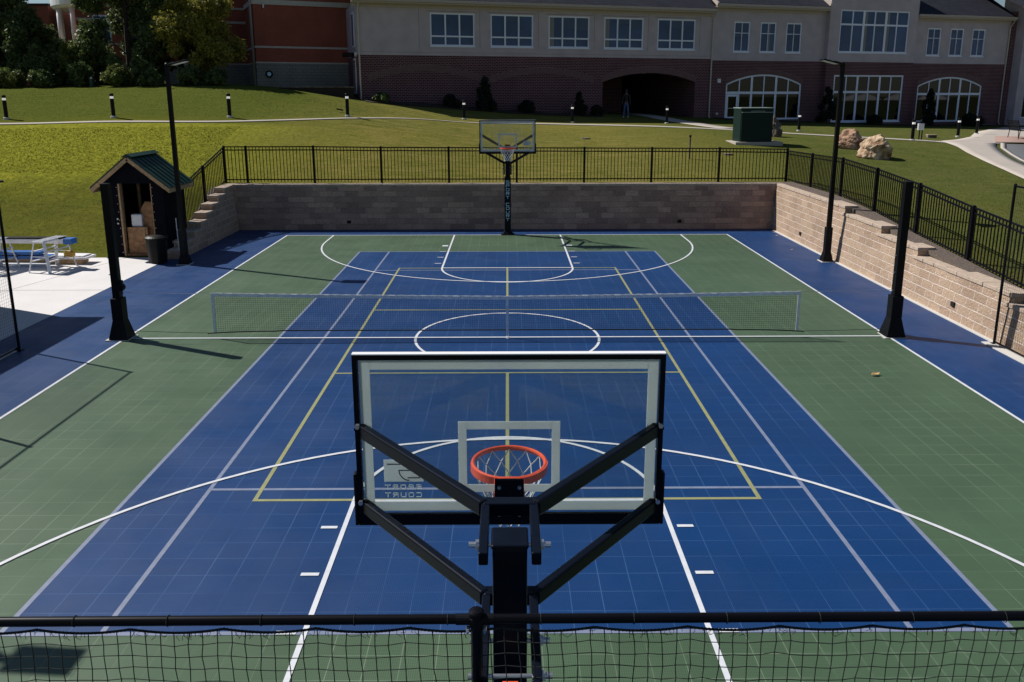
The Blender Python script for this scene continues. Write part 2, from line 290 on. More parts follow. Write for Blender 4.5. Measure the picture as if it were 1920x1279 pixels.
# ---------------------------------------------------------------- mesh builder (units: feet)
class MB:
    def __init__(s): s.v = []; s.f = []
    def add(s, vs, fs):
        o = len(s.v); s.v.extend([tuple(v) for v in vs]); s.f.extend([tuple(i + o for i in f) for f in fs]); return s
    def hexa(s, c):
        return s.add(c, [(0, 3, 2, 1), (4, 5, 6, 7), (0, 1, 5, 4), (1, 2, 6, 5), (2, 3, 7, 6), (3, 0, 4, 7)])
    def box(s, x0, x1, y0, y1, z0, z1):
        return s.hexa([(x0, y0, z0), (x1, y0, z0), (x1, y1, z0), (x0, y1, z0), (x0, y0, z1), (x1, y0, z1), (x1, y1, z1), (x0, y1, z1)])
    def beam(s, a, b, w, h, up=(0, 0, 1)):
        a = Vector(a); b = Vector(b); d = (b - a).normalized(); u = Vector(up)
        r = d.cross(u)
        if r.length < 1e-4: r = d.cross(Vector((0, 1, 0)))
        r.normalize(); u = r.cross(d); r *= w / 2; u *= h / 2
        return s.hexa([a - r - u, a + r - u, b + r - u, b - r - u, a - r + u, a + r + u, b + r + u, b - r + u])
    def tube(s, pts, r, n=8, cap=True, r1=None, closed=False):
        pts = [Vector(p) for p in pts]; m = len(pts); rings = []
        for i, p in enumerate(pts):
            if closed: d = pts[(i + 1) % m] - pts[i - 1]
            else: d = pts[min(i + 1, m - 1)] - pts[max(i - 1, 0)]
            d.normalize(); ref = Vector((0, 0, 1)) if abs(d.z) < 0.9 else Vector((1, 0, 0))
            a = d.cross(ref).normalized(); b = a.cross(d)
            rr = r if r1 is None else r + (r1 - r) * i / (m - 1)
            rings.append([p + rr * (math.cos(t) * a + math.sin(t) * b) for t in (2 * math.pi * k / n for k in range(n))])
        vs = [v for R in rings for v in R]; fs = []
        for i in range(m if closed else m - 1):
            j = (i + 1) % m
            for k in range(n): fs.append((i * n + k, i * n + (k + 1) % n, j * n + (k + 1) % n, j * n + k))
        if cap and not closed: fs.append(tuple(range(n))[::-1]); fs.append(tuple((m - 1) * n + k for k in range(n)))
        return s.add(vs, fs)
    def frustum(s, cx, cy, z0, z1, a0, b0, a1, b1):
        return s.hexa([(cx - a0, cy - b0, z0), (cx + a0, cy - b0, z0), (cx + a0, cy + b0, z0), (cx - a0, cy + b0, z0),
                       (cx - a1, cy - b1, z1), (cx + a1, cy - b1, z1), (cx + a1, cy + b1, z1), (cx - a1, cy + b1, z1)])
    def lathe(s, cx, cy, prof, n=16):
        vs = [(cx + r * math.cos(2 * math.pi * k / n), cy + r * math.sin(2 * math.pi * k / n), z) for r, z in prof for k in range(n)]
        fs = [(i * n + k, i * n + (k + 1) % n, (i + 1) * n + (k + 1) % n, (i + 1) * n + k) for i in range(len(prof) - 1) for k in range(n)]
        fs.append(tuple(range(n))[::-1]); fs.append(tuple((len(prof) - 1) * n + k for k in range(n)))
        return s.add(vs, fs)
    def build(s, name, m, parent=None, bevel=0.0, smooth=False, loc=None):
        me = bpy.data.meshes.new(name)
        L = Vector(loc) if loc is not None else Vector((0, 0, 0))
        me.from_pydata([((v[0] - L.x) * FT, (v[1] - L.y) * FT, (v[2] - L.z) * FT) for v in s.v], [], s.f)
        me.materials.append(MAT[m] if isinstance(m, str) else m)
        if smooth: me.polygons.foreach_set("use_smooth", [True] * len(me.polygons))
        me.update()
        o = bpy.data.objects.new(name, me); COL.objects.link(o); o.location = L * FT
        if parent is not None: o.parent = parent
        if bevel:
            b = o.modifiers.new("bevel", 'BEVEL'); b.width = bevel * FT; b.segments = 2; b.limit_method = 'ANGLE'
        return o

def tag(o, label=None, cat=None, group=None, kind=None):
    for k, v in (("label", label), ("category", cat), ("group", group), ("kind", kind)):
        if v: o[k] = v
    return o
def thing(name, loc, label, cat, rz=0.0, group=None):
    o = bpy.data.objects.new(name, None); COL.objects.link(o); o.empty_display_size = 0.2
    o.location = Vector(loc) * FT; o.rotation_euler = (0, 0, rz)
    return tag(o, label, cat, group)
def dup(root, loc, rz, label, group=None):
    KIDS = {}
    for o in bpy.data.objects:
        if o.parent: KIDS.setdefault(o.parent.name, []).append(o)
    def cp(o, par):
        c = o.copy(); COL.objects.link(c)
        if par is not None: c.parent = par
        for k in KIDS.get(o.name, []): cp(k, c)
        return c
    r = cp(root, None); r.location = Vector(loc) * FT; r.rotation_euler = (0, 0, rz); r["label"] = label
    if group: r["group"] = group
    return r
def structure(o): return tag(o, kind='structure')

# ---------------------------------------------------------------- ground heights (thin plate spline through surveyed points)
CP = np.array([
(-33,46,5.3),(-20,46.5,5.3),(0,46.5,5.3),(20,46.5,5.3),(34,46.5,5.3),
(-36,46,5.3),(-36,40.8,3.4),(-36,33,0.5),(-34,31,.3),(-41,29.5,.1),(-50,27,0),(-70,27,0),(-110,27,-.5),(-60,45,5.5),(-100,45,5.5),
(34,39.4,5.2),(34,31.2,5.2),(34,23.3,4.8),(34,15.3,4.05),(34,7.3,3.4),(34,-1,2.7),(34,-9,2.2),(34,-20,1.6),(34,-60,0),
(-36,20,-.3),(-60,15,-.5),(-100,0,-1),(-36,-60,-1),
(-74.9,71.9,12),(-57.5,69,12.1),(-41.3,71,12.1),(-24.3,74.6,12.0),(-8.2,102,10.9),(-10,80,10.8),(12.9,113.5,10.2),(32,118.7,9.9),(-120,72,12),
(-84,103,17),(-49,103,17),(-60,88,15.2),(-40,92,14.8),(-120,103,17),(-84,135,17.2),(-49,135,17.2),(-120,140,17.5),(-40,112,16.3),
(-27.3,118.6,14.4),(-22,108,13.2),(-16.7,121.7,13.8),(5.7,128.3,11.9),(20.6,132.7,11.2),(46.2,140.2,10.3),(70.5,147,9.2),(97,155,8.1),(127,164,7.6),(140,150,7.6),
(58,112.8,8.6),(68,86.4,7.9),(84.4,102.7,7.7),(45,80,8.2),(28,80,8.6),(0,70,8.6),(30,60,6.9),
(52,60,6.3),(64,49,5.3),(60,30,4.4),(90,60,5.3),(110,100,7.2),(60,0,2.5),(90,10,3),(130,60,5),
(0,170,12),(60,190,10),(-60,190,17),(140,200,8),(-140,200,17),(200,100,7),(200,0,3)], float)
def _k(r2): return np.where(r2 > 0, r2 * np.log(np.maximum(r2, 1e-9)), 0)
_X = CP[:, :2] / 50; _n = len(CP)
_P = np.c_[np.ones(_n), _X]
_A = np.block([[_k(((_X[:, None] - _X[None]) ** 2).sum(-1)) + np.eye(_n) * 3e-3, _P], [_P.T, np.zeros((3, 3))]])
_W = np.linalg.solve(_A, np.r_[CP[:, 2], 0, 0, 0])
def gz_arr(x, y):
    q = np.stack([np.ravel(x), np.ravel(y)], 1) / 50
    return (_k(((q[:, None] - _X[None]) ** 2).sum(-1)) @ _W[:-3] + _W[-3] + q @ _W[-2:]).reshape(np.shape(x))
def gz(x, y): return float(gz_arr(np.array([x]), np.array([y]))[0])

# ---------------------------------------------------------------- lawn: one sheet from the court to the horizon
def build_lawn():
    xs = np.unique(np.r_[-3000, -1500, -700, -350, np.arange(-200, -130, 10), np.arange(-130, -33.9, 2), -33.4, -33.2, -20, 0, 20, 32.3, 32.5, np.arange(33, 150, 2), np.arange(150, 230, 10), 350, 700, 1500, 3000,
                         np.arange(-32, 32, 2.0)])
    ys = np.unique(np.r_[-3000, -1500, -700, -350, np.arange(-200, -60, 14), np.arange(-60, 45, 2), 45.1, 45.3, np.arange(46, 200, 2), np.arange(200, 260, 10), 350, 700, 1500, 3000])
    X, Y = np.meshgrid(xs, ys)
    Z = gz_arr(np.clip(X, -200, 220), np.clip(Y, -60, 240))
    f = np.clip((np.maximum(np.abs(X) - 220, np.maximum(Y - 240, -Y - 60))) / 500, 0, 1)
    Z = Z * (1 - f) + 6 * f
    inside = (X > -33.3) & (X < 32.4) & (Y < 45.2) & (Y > -60)
    Z = np.where(inside, -0.6, Z)
    pad = (X <= -33.3) & (X > -75) & (Y < 26.6) & (Y > -60)
    Z = np.where(pad, np.minimum(Z, -0.5), Z)
    Z = np.where((X < -33.2) & (Y <= 29) & (X > -200) & ~pad, np.maximum(Z, -0.02) * 1.0, Z)
    ny, nx = X.shape; v = np.stack([X, Y, Z], -1).reshape(-1, 3)
    i = (np.arange(ny - 1)[:, None] * nx + np.arange(nx - 1)[None]).ravel()
    fs = np.stack([i, i + 1, i + nx + 1, i + nx], 1)
    b = MB(); b.v = v.tolist(); b.f = fs.tolist()
    o = b.build("lawn", "grass", smooth=True); structure(o); return o
build_lawn()

def sheet(name, m, left, right, off=0.07, nx=6, res=2.0):
    """draped strip between two polylines on the ground"""
    def res_(pl, n):
        pl = [Vector(q[:2]) for q in pl]; L = [0]
        for a, b in zip(pl, pl[1:]): L.append(L[-1] + (b - a).length)
        out = []
        for k in range(n):
            t = L[-1] * k / (n - 1); i = max(j for j in range(len(pl) - 1) if L[j] <= t + 1e-9)
            out.append(pl[i].lerp(pl[i + 1], (t - L[i]) / max(1e-9, L[i + 1] - L[i])))
        return out
    length = sum((Vector(b[:2]) - Vector(a[:2])).length for a, b in zip(left, left[1:]))
    n = max(3, int(length / res)); A, B = res_(left, n), res_(right, n); b = MB()
    for p, q in zip(A, B):
        for k in range(nx + 1):
            w = p.lerp(q, k / nx); b.v.append((w.x, w.y, gz(w.x, w.y) + off))
    for i in range(n - 1):
        for k in range(nx):
            a = i * (nx + 1) + k; b.f.append((a, a + nx + 1, a + nx + 2, a + 1))
    o = b.build(name, m, smooth=True)
    md = o.modifiers.new("thick", 'SOLIDIFY'); md.thickness = 0.06 * FT; md.offset = -1 if False else 0
    return structure(o)
def strip(name, m, pts, w, off=0.07, wfun=None):
    pts = [Vector(q[:2]) for q in pts]; L, R = [], []
    # smooth the centre line
    for _ in range(2):
        np_ = [pts[0]]
        for a, b in zip(pts, pts[1:]): np_ += [a.lerp(b, .25), a.lerp(b, .75)]
        pts = np_ + [pts[-1]]
    for i, p in enumerate(pts):
        d = (pts[min(i + 1, len(pts) - 1)] - pts[max(i - 1, 0)]).normalized(); n = Vector((-d.y, d.x)) * (wfun(p.x) if wfun else w) / 2
        L.append(p + n); R.append(p - n)
    return sheet(name, m, L, R, off, nx=3)

strip("footpath", "walk", [(-130,74),(-100,71),(-78.8,70),(-61.1,67.7),(-49.9,68.0),(-39.1,69.6),(-27.9,72.8),(-20.6,77.5),(-13.3,88),(-5.1,100),(5,106.5),(15.5,109.2),(25.9,109.2),(35.9,107.2),(45.2,103),(52.6,97),(60.2,91.8),(67.6,88),(75,85.6)], 4.6, wfun=lambda x: 0.8 + 1.8 * min(1, max(0, (x + 12) / 30)))
strip("branch_path", "walk", [(27.6,158),(30.5,146),(32.6,136),(34.5,128),(38.5,118),(43.5,107)], 5.0, 0.10)
sheet("plaza_path", "walk", [(73,86.5),(71.5,79),(69.2,72),(67.2,64),(65.4,56),(63.2,47.5),(59.5,35),(55,20)],
      [(82.8,87.5),(79.5,82),(77.0,77),(74,70),(72,64.5),(70.5,58),(67.5,46),(63,30)], 0.12, nx=4)
sheet("plaza_walk", "walk", [(72.5,86.8),(79,93),(87,103),(97,119),(112,138),(122,150)], [(83,86.5),(88,91),(97,100),(110,112),(128,130),(140,145)], 0.09, nx=6)
sheet("brick_pad", "pavers", [(83.5,89),(88,97),(92.5,104.5)], [(97,89.5),(103,97),(106,104)], 0.2, nx=3)
sheet("parking_lot", "asphalt", [(82.9,86.7),(77.8,77.6),(74.6,70),(72.6,64.5),(71.2,59),(68.2,46),(63.8,30)], [(140,88),(140,78),(140,70),(140,64),(140,59),(140,46),(140,30)], 0.10, nx=12)
sheet("kerb", "walk", [(83.4,87.3),(78.0,78.2),(74.8,70.3),(72.8,64.7),(71.4,59),(68.4,46),(64,30)], [(84.0,86.9),(78.6,77.8),(75.4,70),(73.4,64.4),(72,58.8),(69,45.8),(64.6,29.8)], 0.24, nx=1)
sheet("parking_bay_line", "line_white", [(76.5,69.5),(95,69)], [(76.5,68.9),(95,68.4)], 0.24, nx=1)
# mulch beds along the brick facade
TH = math.radians(16.4059); TD = Vector((math.cos(TH), math.sin(TH))); ND = Vector((math.sin(TH), -math.cos(TH)))
FA = Vector((-29.37, 117.99))
def fac(s, out): q = FA + TD * s + ND * out; return (q.x, q.y)
sheet("mulch_bed", "mulch", [fac(s, 5.5 + math.sin(s * .7) * .5) for s in range(0, 52, 3)], [fac(s, 0.0) for s in range(0, 52, 3)], 0.12, nx=3)
sheet("mulch_border", "mulch", [fac(s, 5.0 + math.sin(s * .6) * .6) for s in range(80, 166, 4)], [fac(s, 0.0) for s in range(80, 166, 4)], 0.12, nx=3)

# ---------------------------------------------------------------- court
NARC = 10 ** 6
def flat(name, m, polys, z):
    b = MB(); k = 0
    for i, p in enumerate(polys):
        # crossing strips are lifted a hair over one another so that no two share a plane
        if not (len(polys) > 60 and i >= NARC): k = i
        b.add([(x, y, z + .0002 * k) for x, y in p], [tuple(range(len(p)))])
    return structure(b.build(name, m))
def rect(x0, x1, y0, y1): return [(x0, y0), (x1, y0), (x1, y1), (x0, y1)]
b = MB(); b.box(-33.0, 31.45, -60, 44.1, -0.5, 0.0); structure(b.build("blue_court_surround", "blue"))
flat("green_court", "green", [rect(-25, 25, -40, 40)], 0.006)
flat("blue_inner_court", "blue", [rect(-15, 15, -30, 30)], 0.012)
def arc_poly(cx, cy, r, w, a0, a1, n=64):
    out = []
    for k in range(n):
        t0 = a0 + (a1 - a0) * k / n; t1 = a0 + (a1 - a0) * (k + 1) / n
        out.append([(cx + (r - w / 2) * math.cos(t0), cy + (r - w / 2) * math.sin(t0)), (cx + (r + w / 2) * math.cos(t0), cy + (r + w / 2) * math.sin(t0)),
                    (cx + (r + w / 2) * math.cos(t1), cy + (r + w / 2) * math.sin(t1)), (cx + (r - w / 2) * math.cos(t1), cy + (r - w / 2) * math.sin(t1))])
    return out
w = 0.085
G = [rect(-15 - w, -15 + w, -30, 30), rect(15 - w, 15 + w, -30, 30), rect(-15 - w, 15 + w, 30 - w, 30 + w), rect(-15 - w, 15 + w, -30 - w, -30 + w),
     rect(-12 - w, -12 + w, -30 + w, 30 - w), rect(12 - w, 12 + w, -30 + w, 30 - w), rect(-12 + w, 12 - w, -21 - w, -21 + w), rect(-12 + w, 12 - w, 21 - w, 21 + w)]
flat("grey_tennis_lines", "line_grey", G, 0.018)
w = 0.085
Yl = [rect(-10, -10 + 2 * w, -22, 22), rect(10 - 2 * w, 10, -22, 22), rect(-10 + 2 * w, 10 - 2 * w, -22, -22 + 2 * w), rect(-10 + 2 * w, 10 - 2 * w, 22 - 2 * w, 22),
      rect(-10, 10, 7 - w, 7 + w), rect(-10, 10, -7 - w, -7 + w), rect(-w, w, 7, 22), rect(-w, w, -22, -7)]
flat("yellow_pickleball_lines", "line_yellow", Yl, 0.023)
Wl = [rect(-25 - w, -25 + w, -40, 40), rect(25 - w, 25 + w, -40, 40), rect(-25 - w, 25 + w, 40 - w, 40 + w), rect(-25 - w, 25 + w, -40 - w, -40 + w), rect(-25, 25, -w, w)]
Wl += arc_poly(0, 0, 6, 2 * w, 0, 2 * math.pi)
for sg in (1, -1):
    for x in (-6, 6): Wl.append(rect(x - w, x + w, *sorted((sg * 22, sg * 40))))
    Wl.append(rect(-6, 6, *sorted((sg * 22 - w, sg * 22 + w))))
    a = (math.pi, 2 * math.pi) if sg > 0 else (0, math.pi)
    Wl += arc_poly(0, sg * 22, 6, 2 * w, *a)
    Wl += arc_poly(0, sg * 35.9, 19.7, 2 * w, *a)
    for x in (-19.7, 19.7): Wl.append(rect(x - w, x + w, *sorted((sg * 35.9, sg * 40))))
    for yy, t in ((33.2, .33), (30, w), (27, w), (24, w)):
        for x in (-1, 1): Wl.append(rect(*sorted((x * 6.25, x * 6.85)), sg * yy - t, sg * yy + t))
rects_ = [p for p in Wl if max(abs(p[0][0] - p[2][0]), abs(p[0][1] - p[2][1])) and (p[0][0] == p[3][0] or p[0][1] == p[1][1])]
arcs_ = [p for p in Wl if p not in rects_]
flat("white_basketball_lines", "line_white", rects_, 0.028)
third = len(arcs_) // 5
for k in range(5): 
    bb = MB()
    for p in arcs_[k * third:(k + 1) * third]: bb.add([(x, y, 0.037 + .001 * k) for x, y in p], [(0, 1, 2, 3)])
    structure(bb.build("white_circle_line" if k in (0, 1, 3) else "white_three_point_arc", "line_white"))
flat("net_anchor_mark", "line_white", [rect(-0.09, 0.09, -0.36, 0.3)], 0.046)
# concrete pad on the left and pale kerb strips
flat_pad = [(-33.0, -60), (-33.0, 27.4), (-41, 27.3), (-75, 25.4), (-75, -60)]
b = MB(); n = len(flat_pad)
b.add([(x, y, 0.02) for x, y in flat_pad] + [(x, y, -0.5) for x, y in flat_pad], [tuple(range(n))[::-1], tuple(range(n, 2 * n))] + [(i, (i + 1) % n, (i + 1) % n + n, i + n) for i in range(n)])
structure(b.build("concrete_pad", "concrete"))
b = MB(); b.box(-75, -33.05, 13.6, 13.66, 0.02, 0.026); b.beam((-37.3, 27.3, .023), (-42.0, 9.0, .023), .05, .006); b.box(-75, -33.05, -2, -1.94, 0.02, 0.026)
structure(b.build("concrete_joints", "asphalt"))
b = MB(); b.box(31.02, 31.4, -20, 42.5, 0.0, 0.06); b.box(30.4, 30.95, -40, -1.4, 0.0, 0.05); b.box(-31.0, -30.55, -40, -2.2, 0.0, 0.05)
structure(b.build("edge_strip", "conc_block"))

# ---------------------------------------------------------------- retaining walls
BAT = 0.075
def wall_seg(b, axis, face, out, t, a0, a1, z0, z1):
    """battered slab; axis 'y': wall runs along y with inner face at x=face, out=+-1 away from court"""
    f0, f1 = face + out * BAT * z0, face + out * BAT * z1; g = face + out * t
    if axis == 'y': c = [(f0, a0, z0), (g, a0, z0), (g, a1, z0), (f0, a1, z0), (f1, a0, z1), (g, a0, z1), (g, a1, z1), (f1, a1, z1)]
    else: c = [(a0, f0, z0), (a1, f0, z0), (a1, g, z0), (a0, g, z0), (a0, f1, z1), (a1, f1, z1), (a1, g, z1), (a0, g, z1)]
    if (axis == 'y' and out < 0) or False: c = [c[i] for i in (1, 0, 3, 2, 5, 4, 7, 6)]
    b.hexa(c)
def cap_run(b, axis, face, out, a0, a1, z, L=1.55, h=0.27):
    f = face + out * BAT * z - out * 0.09; g = face + out * 1.62; n = max(1, round((a1 - a0) / L)); st = (a1 - a0) / n
    for k in range(n):
        q0, q1 = a0 + k * st + .012, a0 + (k + 1) * st - .012; dz = random.uniform(-.008, .008); df = random.uniform(-.02, .02)
        lo, hi = sorted((f + df, g))
        if axis == 'y': b.box(lo, hi, q0, q1, z - h, z + dz)
        else: b.box(q0, q1, lo, hi, z - h, z + dz)
T = [5.35, 4.70, 4.05, 3.40, 2.75, 2.1, 1.45]
r = thing("retaining_wall", (0, 44, 0), "long shaded block retaining wall along the far end of the court below the straight fence", "retaining wall", group="block retaining walls round the court")
def rel(root): return Vector(root.location) / FT
def bld(b, name, m, root, **k):
    L = rel(root); b.v = [(v[0] - L.x, v[1] - L.y, v[2] - L.z) for v in b.v]
    return b.build(name, m, root, **k)
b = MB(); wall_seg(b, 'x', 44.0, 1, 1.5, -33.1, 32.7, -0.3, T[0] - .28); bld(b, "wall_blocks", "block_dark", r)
b = MB(); cap_run(b, 'x', 44.0, 1, -33.2, 32.8, T[0]); bld(b, "cap", "cap", r, bevel=0.03)
for x in (-18.7, 20.4):
    b = MB(); b.box(x - .22, x + .22, 43.985, 44.12, .75, 1.1); bld(b, "drain_hole", "darkhole", r)
r = thing("retaining_wall", (31.3, 20, 0), "sunlit tan block retaining wall stepping down along the right side of the court", "retaining wall", group="block retaining walls round the court")
steps = [(24.3, 43.98, T[0]), (16.5, 24.3, T[1]), (10.0, 16.5, T[2]), (-2.1, 10.0, T[3]), (-12, -2.1, T[4]), (-22, -12, T[5]), (-30, -22, T[6])]
b = MB(); c = MB()
for a0, a1, z in steps:
    wall_seg(b, 'y', 31.3, 1, 1.5, a0, a1, -0.3, z - .28)
    cap_run(c, 'y', 31.3, 1, a0 - (0.05 if z < T[0] else 0), min(a1 + 0.55, 43.98) if z < T[0] else a1, z)
bld(b, "wall_blocks", "block", r); bld(c, "cap", "cap", r, bevel=0.03)
for y, z in ((34.5, .85), (4.0, .95)):
    b = MB(); b.box(31.28, 31.5, y - .22, y + .22, z, z + .33); bld(b, "drain_hole", "darkhole", r)
r = thing("retaining_wall", (-32, 38, 0), "shaded block retaining wall with stair-like stepped caps left of the court beside the black shed", "retaining wall", group="block retaining walls round the court")
b = MB(); c = MB()
ls = [(43.1, 43.98, T[0]), (41.2, 43.1, T[0] - .02), (38.9, 41.2, T[1]), (36.7, 38.9, T[2]), (34.6, 36.7, T[3]), (32.6, 34.6, T[4]), (30.6, 32.6, T[5]), (28.6, 30.6, T[6]), (26.6, 28.6, .8)]
for a0, a1, z in ls:
    wall_seg(b, 'y', -31.7, -1, 1.5, a0, a1, -0.3, z - .28)
    cap_run(c, 'y', -31.7, -1, a0 - .02, a1 + (.5 if z < T[0] - .1 else 0), z, 1.2)
bld(b, "wall_blocks", "block", r); bld(c, "cap", "cap", r, bevel=0.03)
# gravel margins behind the stepped walls
def margin(name, x0, x1, y0, y1, top):
    b = MB(); n = 24
    for k in range(n + 1):
        y = y0 + (y1 - y0) * k / n
        for x in (x0, x1): b.v.append((x, y, top(y)))
    b.f = [(2 * k, 2 * k + 1, 2 * k + 3, 2 * k + 2) for k in range(n)]
    o = b.build(name, "gravel"); m_ = o.modifiers.new("t", 'SOLIDIFY'); m_.thickness = .1; m_.offset = 0; tag(o, kind='stuff', label="brown gravel margin behind the stepped retaining wall", cat="gravel")
margin("gravel", 32.3, 33.75, -30, 44.5, lambda y: gz(34, y) + .10)
margin("gravel", -34.7, -32.8, 28.5, 44.5, lambda y: gz(-34.5, y) + .10)

# ---------------------------------------------------------------- black picket fences
def fence(label, pts, skip=False):
    """pts: list of (x,y,zbase,ztop) post positions"""
    r = thing("picket_fence", (pts[0][0], pts[0][1], pts[0][2]), label, "fence", group="black aluminium picket fences above the walls")
    for (x, y, z0, z1) in pts[int(skip):]:
        b = MB(); b.box(x - .125, x + .125, y - .125, y + .125, z0 - .4, z1 + .08); b.frustum(x, y, z1 + .08, z1 + .16, .125, .125, .06, .06); bld(b, "post", "black", r)
    for p, q in zip(pts, pts[1:]):
        b = MB(); P = Vector(p[:2]); Q = Vector(q[:2]); L = (Q - P).length; n = max(2, round(L / 0.4))
        for off0, off1 in ((None, 0.0), (None, -.38), (.38, None)):
            za = p[3] + off1 if off1 is not None else p[2] + off0; zb = q[3] + off1 if off1 is not None else q[2] + off0
            b.beam((p[0], p[1], za), (q[0], q[1], zb), .09, .13)
        for k in range(1, n):
            t = k / n; w_ = P.lerp(Q, t); z0 = p[2] + (q[2] - p[2]) * t + .08; z1 = p[3] + (q[3] - p[3]) * t
            b.box(w_.x - .034, w_.x + .034, w_.y - .034, w_.y + .034, z0, z1)
        bld(b, "panel", "black", r)
    return r
fence("black picket fence running level along the top of the far wall behind the far hoop",
      [(x, 46.3, 5.35, 9.42 + (0.18 if x < -20 else (-.25 if x > 30 else -.0 - x * .005))) for x in (-33.6, -31.0, -23.0, -15.0, -6.95, 1.15, 9.2, 17.25, 25.3, 33.4)])
fence("black picket fence sloping down along the right side above the sunlit block wall",
      [(33.4, 46.3, 5.3, 9.0), (33.85, 39.4, 5.3, 9.05), (33.9, 31.2, 5.3, 9.2), (33.9, 23.3, 4.85, 8.85), (33.9, 15.3, 4.05, 8.3), (33.9, 7.3, 3.4, 7.5), (33.9, -.8, 2.8, 6.8), (33.9, -8.8, 2.2, 6.2), (33.9, -16.8, 1.7, 5.7)], True)
fence("short black picket fence sloping down the grass bank between far corner and shed",
      [(-33.6, 46.3, 5.35, 9.6), (-34.25, 40.85, 3.3, 7.75), (-34.3, 34.3, 1.2, 6.15), (-34.4, 28.9, .35, 4.6)], True)

# ---------------------------------------------------------------- lettering in plain square strokes
GL = {'S': [((1, 1), (0, 1)), ((0, 1), (0, .5)), ((0, .5), (1, .5)), ((1, .5), (1, 0)), ((1, 0), (0, 0))],
      'P': [((0, 0), (0, 1)), ((0, 1), (1, 1)), ((1, 1), (1, .5)), ((1, .5), (0, .5))],
      'O': [((0, 0), (0, 1)), ((0, 1), (1, 1)), ((1, 1), (1, 0)), ((1, 0), (0, 0))],
      'R': [((0, 0), (0, 1)), ((0, 1), (1, 1)), ((1, 1), (1, .5)), ((1, .5), (0, .5)), ((.45, .5), (1, 0))],
      'T': [((0, 1), (1, 1)), ((.5, 1), (.5, 0))],
      'C': [((1, 1), (0, 1)), ((0, 1), (0, 0)), ((0, 0), (1, 0))],
      'U': [((0, 1), (0, 0)), ((0, 0), (1, 0)), ((1, 0), (1, 1))]}
def glyph(b, ch, x, z, w_, h_, y, t, d, right=1):
    """letter in the xz-plane, lower left corner (x,z); right=+-1 is the reading direction along x"""
    for i, ((ax, az), (bx_, bz)) in enumerate(GL[ch]):
        A = Vector((x + right * ax * w_, y, z + az * h_)); B_ = Vector((x + right * bx_ * w_, y, z + bz * h_))
        dd = (B_ - A).normalized(); e = 0 if ch == 'R' and i == 4 else t / 2
        b.beam(A - dd * e, B_ + dd * e, d * (1 + .03 * i), t, up=(0, 0, 1) if abs(dd.z) < .9 else (1, 0, 0)) if False else b.beam(A - dd * e, B_ + dd * e, t, d * (1 + .03 * i), up=(0, 1, 0))

